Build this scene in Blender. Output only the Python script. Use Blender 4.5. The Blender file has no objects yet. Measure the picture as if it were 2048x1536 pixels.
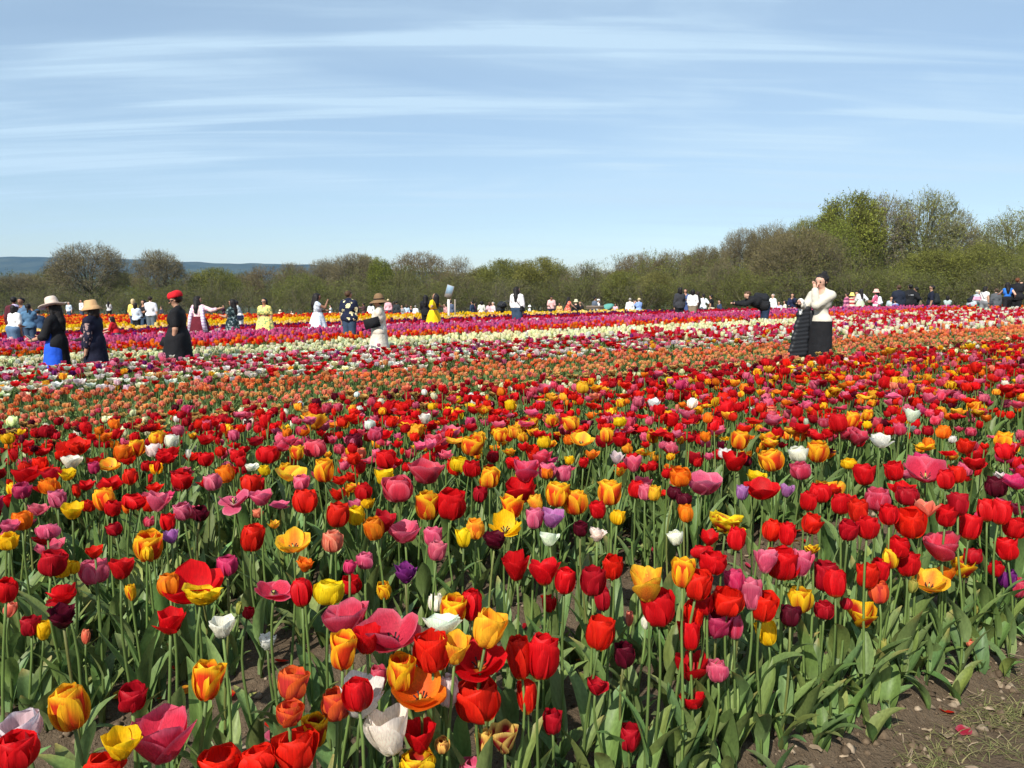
import bpy, math, random
import numpy as np
from mathutils import Vector, Matrix

# ------------------------------------------------------------------ camera, light, world
SC = bpy.context.scene
F, PW, PH = 1547.0, 2048, 1536
TH = math.atan((768 - 583) / F)
CAM = np.array([0, 0, 1.55])
cd = bpy.data.cameras.new('camera'); co = bpy.data.objects.new('camera', cd); SC.collection.objects.link(co)
cd.sensor_width = 36; cd.lens = 36 * F / PW; cd.clip_start = .05; cd.clip_end = 20000
co.location = CAM; co.rotation_euler = (math.pi / 2 - TH, 0, 0)
SC.camera = co
SUN_AZ, SUN_EL = math.radians(207), math.radians(41)
sd = bpy.data.lights.new('sun', 'SUN'); so = bpy.data.objects.new('sun', sd); SC.collection.objects.link(so)
sd.energy = 5.0; sd.angle = math.radians(.53); sd.color = (1, .95, .86)
sv = Vector((math.sin(SUN_AZ) * math.cos(SUN_EL), math.cos(SUN_AZ) * math.cos(SUN_EL), math.sin(SUN_EL)))
so.rotation_euler = sv.to_track_quat('Z', 'Y').to_euler()
SC.view_settings.view_transform = 'Standard'; SC.view_settings.look = 'None'
SC.view_settings.exposure = 0.42; SC.view_settings.gamma = 1; SC.view_settings.use_curve_mapping = False
SC.cycles.max_bounces = 6; SC.cycles.diffuse_bounces = 3; SC.cycles.transmission_bounces = 3
SC.cycles.volume_bounces = 0; SC.cycles.use_denoising = True

w = bpy.data.worlds.new('World'); SC.world = w; w.use_nodes = True
nt = w.node_tree; nt.nodes.clear()
def N(nt, t, **k):
    n = nt.nodes.new(t)
    for a, b in k.items():
        if a.startswith('i_'): n.inputs[a[2:].replace('_', ' ')].default_value = b
        else: setattr(n, a, b)
    return n
def L(nt, a, b): nt.links.new(a, b)
def mth(nt, op, a, b=None, c=None):
    n = nt.nodes.new('ShaderNodeMath'); n.operation = op
    for i, v in enumerate((a, b, c)):
        if v is None: continue
        if isinstance(v, (int, float)): n.inputs[i].default_value = v
        else: L(nt, v, n.inputs[i])
    return n.outputs[0]
sky = N(nt, 'ShaderNodeTexSky', sky_type='NISHITA', sun_disc=False, sun_elevation=SUN_EL, sun_rotation=SUN_AZ,
        air_density=1.0, dust_density=.12, ozone_density=2.4, altitude=60)
bg1 = N(nt, 'ShaderNodeBackground'); bg1.inputs[1].default_value = .095
L(nt, sky.outputs[0], bg1.inputs[0])
tc = N(nt, 'ShaderNodeTexCoord'); sp = N(nt, 'ShaderNodeSeparateXYZ'); L(nt, tc.outputs['Generated'], sp.inputs[0])
zz = mth(nt, 'ADD', mth(nt, 'MAXIMUM', sp.outputs[2], 0.0), .10)
cb = N(nt, 'ShaderNodeCombineXYZ')
L(nt, mth(nt, 'DIVIDE', sp.outputs[0], zz), cb.inputs[0]); L(nt, mth(nt, 'DIVIDE', sp.outputs[1], zz), cb.inputs[1])
def cirrus(rot, sx, sy, scale, lo, hi, detail=7, dist=.6, off=(0, 0, 0)):
    mp = N(nt, 'ShaderNodeMapping'); mp.inputs['Rotation'].default_value = (0, 0, math.radians(rot))
    mp.inputs['Scale'].default_value = (sx, sy, 1); mp.inputs['Location'].default_value = off
    L(nt, cb.outputs[0], mp.inputs[0])
    nz = N(nt, 'ShaderNodeTexNoise'); nz.inputs['Scale'].default_value = scale; nz.inputs['Detail'].default_value = detail
    nz.inputs['Roughness'].default_value = .52; nz.inputs['Distortion'].default_value = dist
    L(nt, mp.outputs[0], nz.inputs['Vector'])
    mr = N(nt, 'ShaderNodeMapRange', interpolation_type='SMOOTHSTEP'); mr.inputs[1].default_value = lo; mr.inputs[2].default_value = hi
    L(nt, nz.outputs[0], mr.inputs[0]); return mr.outputs[0]
veil = cirrus(25, .5, 1.0, .55, .22, .66, 5, .5, (7.4, 3.9, 0))
strk = cirrus(27, .36, 1.1, 1.25, .44, .70, 10, 1.1, (1.9, 1.1, 0))
stk2 = cirrus(66, .13, 1.1, 2.4, .47, .68, 10, .8, (2.7, 1.3, 0))
fib = cirrus(62, .10, 2.2, 6.0, .36, .66, 8, .7, (.3, 4.1, 0))
cl = mth(nt, 'ADD', mth(nt, 'MULTIPLY', veil, .24), mth(nt, 'MULTIPLY', mth(nt, 'ADD', mth(nt, 'MULTIPLY', strk, .55), mth(nt, 'MULTIPLY', stk2, .62)), mth(nt, 'ADD', mth(nt, 'MULTIPLY', fib, .6), .45)))
hz = N(nt, 'ShaderNodeMapRange', interpolation_type='SMOOTHSTEP'); L(nt, sp.outputs[2], hz.inputs[0]); hz.inputs[1].default_value = .02; hz.inputs[2].default_value = .13
cl = mth(nt, 'MINIMUM', mth(nt, 'MULTIPLY', mth(nt, 'ADD', cl, .25), hz.outputs[0]), .88)
bg2 = N(nt, 'ShaderNodeBackground'); bg2.inputs[0].default_value = (.60, .79, .95, 1); bg2.inputs[1].default_value = .80
mx = N(nt, 'ShaderNodeMixShader'); L(nt, cl, mx.inputs[0]); L(nt, bg1.outputs[0], mx.inputs[1]); L(nt, bg2.outputs[0], mx.inputs[2])
wo = N(nt, 'ShaderNodeOutputWorld'); L(nt, mx.outputs[0], wo.inputs[0])

# ------------------------------------------------------------------ helpers
RNG = np.random.default_rng(7); random.seed(7)
COL = SC.collection
FW = np.array([0, math.cos(TH), -math.sin(TH)]); UP = np.array([0, math.sin(TH), math.cos(TH)]); RT = np.array([1., 0, 0])
RA = math.radians(59.7)
RN = np.array([-math.cos(RA), math.sin(RA)]); RU = np.array([math.sin(RA), math.cos(RA)])   # across and along the tulip rows
def ray(px, py): return FW + RT * ((px - 1024) / F) + UP * ((768 - py) / F)
def proj(P):
    d = np.asarray(P) - CAM; z = d @ FW
    return 1024 + F * (d @ RT) / z, 768 - F * (d @ UP) / z, z
def sstep(a, b, x):
    t = np.clip((x - a) / (b - a), 0, 1); return t * t * (3 - 2 * t)
BEDS = [(1.53, 2.46), (2.80, 4.45), (4.62, 5.72), (5.85, 7.0), (7.15, 7.85), (7.95, 8.65), (8.8, 9.45), (9.5, 10.4), (10.75, 12.0), (12.3, 14.2),
        (14.85, 17.0), (18.1, 19.6), (19.75, 23.4), (23.5, 24.0), (24.6, 27.6), (28, 30), (30.2, 33), (33.5, 38), (39, 70)]
def base_z(x, y):
    x = np.asarray(x, float); y = np.asarray(y, float)
    s = .017 * 45 * np.tanh(x / 45)
    left = 1 - sstep(-60, 80, x)
    return s - sstep(58, 400, y) * (4 + 8 * left) - .62 * sstep(42.5, 49, y + .37 * x)
def gz(x, y):
    x = np.asarray(x, float); y = np.asarray(y, float)
    p = x * RN[0] + y * RN[1]
    z = base_z(x, y)
    r = np.zeros_like(z)
    for a, b in BEDS:
        e = .13 if 2.5 < a < 6 else .11 if a < 2.5 else .07
        r = np.maximum(r, sstep(a - .10, a + .16, p) * (1 - sstep(b - .16, b + .10, p)) * e)
    r = r * (1 - sstep(38, 45, y)) * (y > -30)
    lump = .012 * np.sin(x * 9.1 + 2 * np.sin(y * 4.3)) * np.sin(y * 8.3 + 1.7 * np.sin(x * 5.1)) + .006 * np.sin(x * 23 + y * 7) * np.sin(y * 27 - x * 5)
    return z + r + lump * (1 - sstep(4, 9, y)) * (.35 + 5 * r)
def gpt(px, py, h):
    """point at height h over the field plane seen at pixel px, py"""
    d = ray(px, py); t = (CAM[2] - h) / (.017 * d[0] - d[2]); return CAM + t * d

def tag(o, label=None, cat=None, group=None, kind=None):
    for k, v in (('label', label), ('category', cat), ('group', group), ('kind', kind)):
        if v: o[k] = v
    return o
def empty(name, loc, rz=0, **k):
    o = bpy.data.objects.new(name, None); o.empty_display_size = .1; COL.objects.link(o); o.location = loc; o.rotation_euler = (0, 0, rz)
    return tag(o, **k)
def mk(name, V, Q, mats, parent=None, C=None, MI=None, smooth=True, T=None, loc=None):
    """one mesh object out of vertices V, quads Q and triangles T; C vertex colours"""
    me = bpy.data.meshes.new(name)
    V = np.asarray(V, np.float32).reshape(-1, 3)
    Q = np.asarray(Q if Q is not None else [], np.int32).reshape(-1, 4); T = np.asarray(T if T is not None else [], np.int32).reshape(-1, 3)
    me.vertices.add(len(V)); me.vertices.foreach_set('co', V.ravel())
    nl = Q.size + T.size; me.loops.add(nl); me.loops.foreach_set('vertex_index', np.concatenate([Q.ravel(), T.ravel()]).astype(np.int32))
    npol = len(Q) + len(T); me.polygons.add(npol)
    st = np.concatenate([np.arange(len(Q)) * 4, Q.size + np.arange(len(T)) * 3]).astype(np.int32)
    me.polygons.foreach_set('loop_start', st)
    if smooth: me.polygons.foreach_set('use_smooth', np.ones(npol, bool))
    if not isinstance(mats, (list, tuple)): mats = [mats]
    for m in mats: me.materials.append(m)
    if MI is not None: me.polygons.foreach_set('material_index', np.asarray(MI, np.int32))
    if C is not None:
        a = me.color_attributes.new('Col', 'FLOAT_COLOR', 'POINT')
        a.data.foreach_set('color', np.concatenate([np.asarray(C, np.float32).reshape(-1, 3), np.ones((len(V), 1), np.float32)], 1).ravel())
    me.update(calc_edges=True)
    o = bpy.data.objects.new(name, me); COL.objects.link(o)
    if parent: o.parent = parent
    if loc is not None: o.location = loc
    return o
def grid_q(nu, nv, off=0):
    i = np.arange(nu - 1)[:, None]; j = np.arange(nv - 1)[None, :]
    a = off + i * nv + j
    return np.stack([a, a + nv, a + nv + 1, a + 1], -1).reshape(-1, 4)
def tube(pts, rad, n=6, cap=True):
    """tapered tube along pts -> V, Q, T"""
    pts = np.asarray(pts, float); k = len(pts); rad = np.broadcast_to(rad, (k,))
    t = np.gradient(pts, axis=0); t /= np.linalg.norm(t, axis=1)[:, None] + 1e-9
    ref = np.array([1., 0, 0]) if abs(t[0][0]) < .8 else np.array([0, 1., 0])
    a = np.cross(t, ref); a /= np.linalg.norm(a, axis=1)[:, None] + 1e-9; b = np.cross(t, a)
    an = np.arange(n) * 2 * math.pi / n
    V = pts[:, None] + rad[:, None, None] * (np.cos(an)[None, :, None] * a[:, None] + np.sin(an)[None, :, None] * b[:, None])
    i = np.arange(k - 1)[:, None] * n; j = np.arange(n)[None, :]
    Q = np.stack([i + j, i + (j + 1) % n, i + n + (j + 1) % n, i + n + j], -1).reshape(-1, 4)
    V = V.reshape(-1, 3); T = []
    if cap:
        V = np.concatenate([V, pts[:1], pts[-1:]]); c0, c1 = k * n, k * n + 1
        for q in range(n): T += [(c0, (q + 1) % n, q), (c1, (k - 1) * n + q, (k - 1) * n + (q + 1) % n)]
    return V, Q, np.array(T, int).reshape(-1, 3)
class MB:
    def __init__(s): s.V = []; s.Q = []; s.T = []; s.C = []; s.MQ = []; s.MT = []; s.n = 0
    def add(s, V, Q=None, T=None, C=None, mi=0):
        V = np.asarray(V, float).reshape(-1, 3)
        if Q is not None and len(Q): s.Q.append(np.asarray(Q) + s.n); s.MQ.append(np.full(len(Q), mi))
        if T is not None and len(T): s.T.append(np.asarray(T) + s.n); s.MT.append(np.full(len(T), mi))
        s.C.append(np.broadcast_to(np.asarray(C if C is not None else (.5, .5, .5), float), V.shape)); s.V.append(V); s.n += len(V)
    def box(s, c, d, R=None, C=None, mi=0):
        v = np.array([(x, y, z) for x in (-.5, .5) for y in (-.5, .5) for z in (-.5, .5)]) * np.asarray(d, float)
        if R is not None: v = v @ np.asarray(R).T
        s.add(v + np.asarray(c, float), [(0, 1, 3, 2), (4, 6, 7, 5), (0, 4, 5, 1), (2, 3, 7, 6), (0, 2, 6, 4), (1, 5, 7, 3)], C=C, mi=mi)
    def tube(s, pts, rad, n=6, C=None, mi=0):
        V, Q, T = tube(pts, rad, n); s.add(V, Q, T, C, mi)
    def build(s, name, mats, parent=None, smooth=True, col=False, loc=None):
        Q = np.concatenate(s.Q) if s.Q else None; T = np.concatenate(s.T) if s.T else None
        MI = np.concatenate(s.MQ + s.MT)
        return mk(name, np.concatenate(s.V), Q, mats, parent, np.concatenate(s.C) if col else None, MI, smooth, T, loc)

# ------------------------------------------------------------------ materials
def mat(name):
    m = bpy.data.materials.new(name); m.use_nodes = True; m.node_tree.nodes.clear(); return m, m.node_tree
def leafy_mat(name, rough, trans, vein=(0, 0), attr=True, col=None, spec=.35, objcol=False, satur=1.0, streak=0):
    """petal and leaf tissue: own pigment from the vertex colours, part of the light passes through"""
    m, t = mat(name)
    if attr:
        c = N(t, 'ShaderNodeAttribute'); c.attribute_name = 'Col'; c = c.outputs['Color']
    else:
        c = N(t, 'ShaderNodeRGB'); c.outputs[0].default_value = (*col, 1); c = c.outputs[0]
    if objcol:
        oi = N(t, 'ShaderNodeObjectInfo'); mm = N(t, 'ShaderNodeMix', data_type='RGBA', blend_type='MULTIPLY'); mm.inputs[0].default_value = 1
        L(t, c, mm.inputs[6]); L(t, oi.outputs['Color'], mm.inputs[7]); c = mm.outputs[2]
    g = N(t, 'ShaderNodeNewGeometry')
    nz = N(t, 'ShaderNodeTexNoise'); nz.inputs['Scale'].default_value = vein[0] or 30; nz.inputs['Detail'].default_value = 4
    if streak:   # fine veins running up the tissue
        mp = N(t, 'ShaderNodeMapping'); mp.inputs['Scale'].default_value = (1, 1, streak); L(t, g.outputs['Position'], mp.inputs[0]); L(t, mp.outputs[0], nz.inputs['Vector'])
    else: L(t, g.outputs['Position'], nz.inputs['Vector'])
    hs = N(t, 'ShaderNodeHueSaturation'); hs.inputs['Saturation'].default_value = satur
    mr = N(t, 'ShaderNodeMapRange'); L(t, nz.outputs[0], mr.inputs[0]); mr.inputs[1].default_value = .3; mr.inputs[2].default_value = .7
    mr.inputs[3].default_value = 1 - vein[1]; mr.inputs[4].default_value = 1 + vein[1]
    L(t, mr.outputs[0], hs.inputs['Value']); L(t, c, hs.inputs['Color'])
    bs = N(t, 'ShaderNodeBsdfPrincipled'); bs.inputs['Roughness'].default_value = rough; bs.inputs['Specular IOR Level'].default_value = spec
    L(t, hs.outputs[0], bs.inputs['Base Color'])
    tr = N(t, 'ShaderNodeBsdfTranslucent'); L(t, hs.outputs[0], tr.inputs[0])
    mx = N(t, 'ShaderNodeMixShader'); mx.inputs[0].default_value = trans
    L(t, bs.outputs[0], mx.inputs[1]); L(t, tr.outputs[0], mx.inputs[2])
    o = N(t, 'ShaderNodeOutputMaterial'); L(t, mx.outputs[0], o.inputs[0]); return m
M_PETAL = leafy_mat('petal', .55, .45, (330, .20), spec=.2, streak=.06)
M_LEAF = leafy_mat('leaf', .5, .24, (150, .20), spec=.34, streak=.10)
M_TREE = leafy_mat('twig', .8, .15, (.6, .25), spec=.1, objcol=True)
M_SKIN = leafy_mat('skin', .5, .04, (40, .04), spec=.35)
_mc = {}
def plain(name, col, rough=.6, spec=.4, metal=0, bump=0, scale=60, var=.08):
    k = (name, tuple(col))
    if k in _mc: return _mc[k]
    m, t = mat(name); bs = N(t, 'ShaderNodeBsdfPrincipled'); bs.inputs['Roughness'].default_value = rough
    bs.inputs['Specular IOR Level'].default_value = spec; bs.inputs['Metallic'].default_value = metal
    tc = N(t, 'ShaderNodeTexCoord'); nz = N(t, 'ShaderNodeTexNoise'); nz.inputs['Scale'].default_value = scale; nz.inputs['Detail'].default_value = 3
    L(t, tc.outputs['Object'], nz.inputs['Vector'])
    hs = N(t, 'ShaderNodeHueSaturation'); hs.inputs['Color'].default_value = (*col, 1)
    mr = N(t, 'ShaderNodeMapRange'); L(t, nz.outputs[0], mr.inputs[0]); mr.inputs[3].default_value = 1 - var * 2; mr.inputs[4].default_value = 1 + var * 2
    L(t, mr.outputs[0], hs.inputs['Value']); L(t, hs.outputs[0], bs.inputs['Base Color'])
    if bump:
        b = N(t, 'ShaderNodeBump'); b.inputs['Strength'].default_value = bump; L(t, nz.outputs[0], b.inputs['Height']); L(t, b.outputs[0], bs.inputs['Normal'])
    o = N(t, 'ShaderNodeOutputMaterial'); L(t, bs.outputs[0], o.inputs[0]); _mc[k] = m; return m
def fabric(col, pat=None, col2=(.8, .7, .3), scale=9., thr=.42):
    k = ('fab', tuple(col), pat, tuple(col2), scale)
    if k in _mc: return _mc[k]
    m, t = mat('fabric'); bs = N(t, 'ShaderNodeBsdfPrincipled'); bs.inputs['Roughness'].default_value = .85; bs.inputs['Specular IOR Level'].default_value = .2
    tc = N(t, 'ShaderNodeTexCoord'); nz = N(t, 'ShaderNodeTexNoise'); nz.inputs['Scale'].default_value = 7; nz.inputs['Detail'].default_value = 5
    L(t, tc.outputs['Object'], nz.inputs['Vector'])
    mix = N(t, 'ShaderNodeMix', data_type='RGBA'); mix.inputs[6].default_value = (*col, 1); mix.inputs[7].default_value = (*col2, 1); mix.inputs[0].default_value = 0
    if pat in ('floral', 'lily'):
        vo = N(t, 'ShaderNodeTexVoronoi'); vo.inputs['Scale'].default_value = scale
        wv = N(t, 'ShaderNodeVectorMath', operation='ADD'); L(t, tc.outputs['Object'], wv.inputs[0])
        n2 = N(t, 'ShaderNodeTexNoise'); n2.inputs['Scale'].default_value = scale * 2.2; L(t, tc.outputs['Object'], n2.inputs['Vector'])
        sc = N(t, 'ShaderNodeVectorMath', operation='SCALE'); L(t, n2.outputs['Color'], sc.inputs[0]); sc.inputs['Scale'].default_value = .8 / scale
        L(t, sc.outputs[0], wv.inputs[1]); L(t, wv.outputs[0], vo.inputs['Vector'])
        L(t, mth(t, 'LESS_THAN', vo.outputs['Distance'], thr), mix.inputs[0])
    elif pat == 'stripe':
        sx = N(t, 'ShaderNodeSeparateXYZ'); L(t, tc.outputs['Object'], sx.inputs[0])
        L(t, mth(t, 'GREATER_THAN', mth(t, 'SINE', mth(t, 'MULTIPLY', sx.outputs[2], scale * 6.28)), 0.0), mix.inputs[0])
    elif pat == 'vstripe':
        sx = N(t, 'ShaderNodeSeparateXYZ'); L(t, tc.outputs['Object'], sx.inputs[0])
        L(t, mth(t, 'GREATER_THAN', mth(t, 'SINE', mth(t, 'MULTIPLY', sx.outputs[0], scale * 6.28)), 0.0), mix.inputs[0])
    hs = N(t, 'ShaderNodeHueSaturation'); L(t, mix.outputs[2], hs.inputs['Color'])
    mr = N(t, 'ShaderNodeMapRange'); L(t, nz.outputs[0], mr.inputs[0]); mr.inputs[1].default_value = .3; mr.inputs[2].default_value = .7; mr.inputs[3].default_value = .82; mr.inputs[4].default_value = 1.12
    L(t, mr.outputs[0], hs.inputs['Value']); L(t, hs.outputs[0], bs.inputs['Base Color'])
    b = N(t, 'ShaderNodeBump'); b.inputs['Strength'].default_value = .6; b.inputs['Distance'].default_value = .04; L(t, nz.outputs[0], b.inputs['Height']); L(t, b.outputs[0], bs.inputs['Normal'])
    o = N(t, 'ShaderNodeOutputMaterial'); L(t, bs.outputs[0], o.inputs[0]); _mc[k] = m; return m

# ------------------------------------------------------------------ ground
def ground_mat():
    m, t = mat('soil_and_grass'); g = N(t, 'ShaderNodeNewGeometry'); P = g.outputs['Position']
    def noise(s, d=6, r=.6):
        n = N(t, 'ShaderNodeTexNoise'); n.inputs['Scale'].default_value = s; n.inputs['Detail'].default_value = d; n.inputs['Roughness'].default_value = r
        L(t, P, n.inputs['Vector']); return n.outputs[0]
    def ramp(f, *st):
        r = N(t, 'ShaderNodeValToRGB'); L(t, f, r.inputs[0]); e = r.color_ramp.elements
        while len(e) < len(st): e.new(.5)
        for k, (p, c) in enumerate(st): e[k].position = p; e[k].color = (*c, 1)
        return r.outputs[0]
    def mixc(f, a, b):
        x = N(t, 'ShaderNodeMix', data_type='RGBA')
        if isinstance(f, (int, float)): x.inputs[0].default_value = f
        else: L(t, f, x.inputs[0])
        L(t, a, x.inputs[6]); L(t, b, x.inputs[7]); return x.outputs[2]
    n1 = noise(2.2); n2 = noise(38, 8, .7); n3 = noise(11, 5, .65)
    soil = ramp(n3, (.25, (.060, .040, .023)), (.5, (.122, .084, .050)), (.78, (.195, .142, .090)))
    soil2 = ramp(n2, (.3, (.06, .042, .028)), (.52, (.12, .086, .056)), (.75, (.26, .20, .14)))
    soil = mixc(.5, soil, soil2)
    pale = ramp(n1, (.3, (.085, .062, .042)), (.7, (.14, .105, .072)))
    soil = mixc(.35, soil, pale)
    grass = ramp(noise(.25, 6), (.3, (.035, .05, .014)), (.6, (.06, .075, .02)), (.8, (.09, .085, .03)))
    sx = N(t, 'ShaderNodeSeparateXYZ'); L(t, P, sx.inputs[0])
    fy = mth(t, 'ADD', sx.outputs[1], mth(t, 'MULTIPLY', sx.outputs[0], .37))
    far = N(t, 'ShaderNodeMapRange'); L(t, fy, far.inputs[0]); far.inputs[1].default_value = 43; far.inputs[2].default_value = 47
    col = mixc(far.outputs[0], soil, grass)
    bs = N(t, 'ShaderNodeBsdfPrincipled'); bs.inputs['Roughness'].default_value = .95; bs.inputs['Specular IOR Level'].default_value = .12
    L(t, col, bs.inputs['Base Color'])
    h = mth(t, 'ADD', mth(t, 'MULTIPLY', n2, .6), mth(t, 'ADD', n3, mth(t, 'MULTIPLY', noise(120, 3), .25)))
    b = N(t, 'ShaderNodeBump'); b.inputs['Strength'].default_value = 1.0; b.inputs['Distance'].default_value = .03
    L(t, h, b.inputs['Height']); L(t, b.outputs[0], bs.inputs['Normal'])
    o = N(t, 'ShaderNodeOutputMaterial'); L(t, bs.outputs[0], o.inputs[0]); return m
ang = np.concatenate([np.linspace(-52, 52, 300), np.linspace(52, 308, 50)[1:-1]]); ang = np.radians(ang)
rad = np.concatenate([np.geomspace(.4, 60, 250), np.geomspace(60, 6200, 90)[1:]])
A, R = np.meshgrid(ang, rad, indexing='ij')
X = R * np.sin(A); Y = R * np.cos(A)
V = np.stack([X, Y, gz(X, Y)], -1).reshape(-1, 3); na, nr = len(ang), len(rad)
i = np.arange(na)[:, None]; j = np.arange(nr - 1)[None, :]
Q = np.stack([i * nr + j, i * nr + j + 1, ((i + 1) % na) * nr + j + 1, ((i + 1) % na) * nr + j], -1).reshape(-1, 4)
V = np.concatenate([V, [[0, 0, float(gz(0, 0))]]]); cen = len(V) - 1
T = [(cen, k * nr, ((k + 1) % na) * nr) for k in range(na)]
ground = mk('ground', V, Q[:, ::-1], ground_mat(), T=np.array(T)[:, ::-1]); ground['kind'] = 'structure'
ground['label'] = 'brown soil of the tulip field running into rough grass'

# hills on the skyline
def hill_mat():
    m, t = mat('hill_wood'); g = N(t, 'ShaderNodeNewGeometry'); nz = N(t, 'ShaderNodeTexNoise'); nz.inputs['Scale'].default_value = .006; nz.inputs['Detail'].default_value = 8
    nz.inputs['Roughness'].default_value = .7
    L(t, g.outputs['Position'], nz.inputs['Vector']); r = N(t, 'ShaderNodeValToRGB'); L(t, nz.outputs[0], r.inputs[0])
    e = r.color_ramp.elements; e[0].position = .4; e[0].color = (.012, .022, .014, 1); e[1].position = .62; e[1].color = (.05, .06, .035, 1)
    bs = N(t, 'ShaderNodeBsdfPrincipled'); bs.inputs['Roughness'].default_value = 1; bs.inputs['Specular IOR Level'].default_value = 0; L(t, r.outputs[0], bs.inputs['Base Color'])
    o = N(t, 'ShaderNodeOutputMaterial'); L(t, bs.outputs[0], o.inputs[0]); return m
hx = np.linspace(-4200, 3600, 320); hy = np.linspace(2700, 5400, 36)
HX, HY = np.meshgrid(hx, hy, indexing='ij')
ppx = 1024 + F * HX / 3900
top = np.interp(ppx, [-700, 0, 120, 250, 400, 560, 800, 1100, 1500, 2600], [512, 515, 517, 520, 524, 530, 540, 556, 566, 570])
topz = (583 - top) * 3900 / F + 1.5
HZ = -16 + (topz + 16) * np.exp(-((HY - 3900) / 720) ** 2) + 5 * np.sin(HX / 190 + HY / 300) * np.exp(-((HY - 3900) / 800) ** 2) + 2.5 * np.sin(HX / 47.) * np.sin(HY / 90.) + 1.2 * np.sin(HX / 21.)
hills = mk('hills', np.stack([HX, HY, HZ], -1).reshape(-1, 3), grid_q(320, 36), hill_mat())
tag(hills, 'long low wooded hills, blue with distance, on the left skyline', kind='structure')

# the air between here and the hills
m, t = mat('haze_air'); pv = N(t, 'ShaderNodeVolumePrincipled'); pv.inputs['Color'].default_value = (.40, .66, 1, 1); pv.inputs['Density'].default_value = .00009; pv.inputs['Anisotropy'].default_value = 0
o = N(t, 'ShaderNodeOutputMaterial'); L(t, pv.outputs[0], o.inputs['Volume'])
hb = MB(); hb.box((0, 0, 110), (12700, 12700, 262)); haze = hb.build('haze', m, smooth=False); tag(haze, 'thin blue haze between the field and the far hills', kind='stuff')
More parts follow.
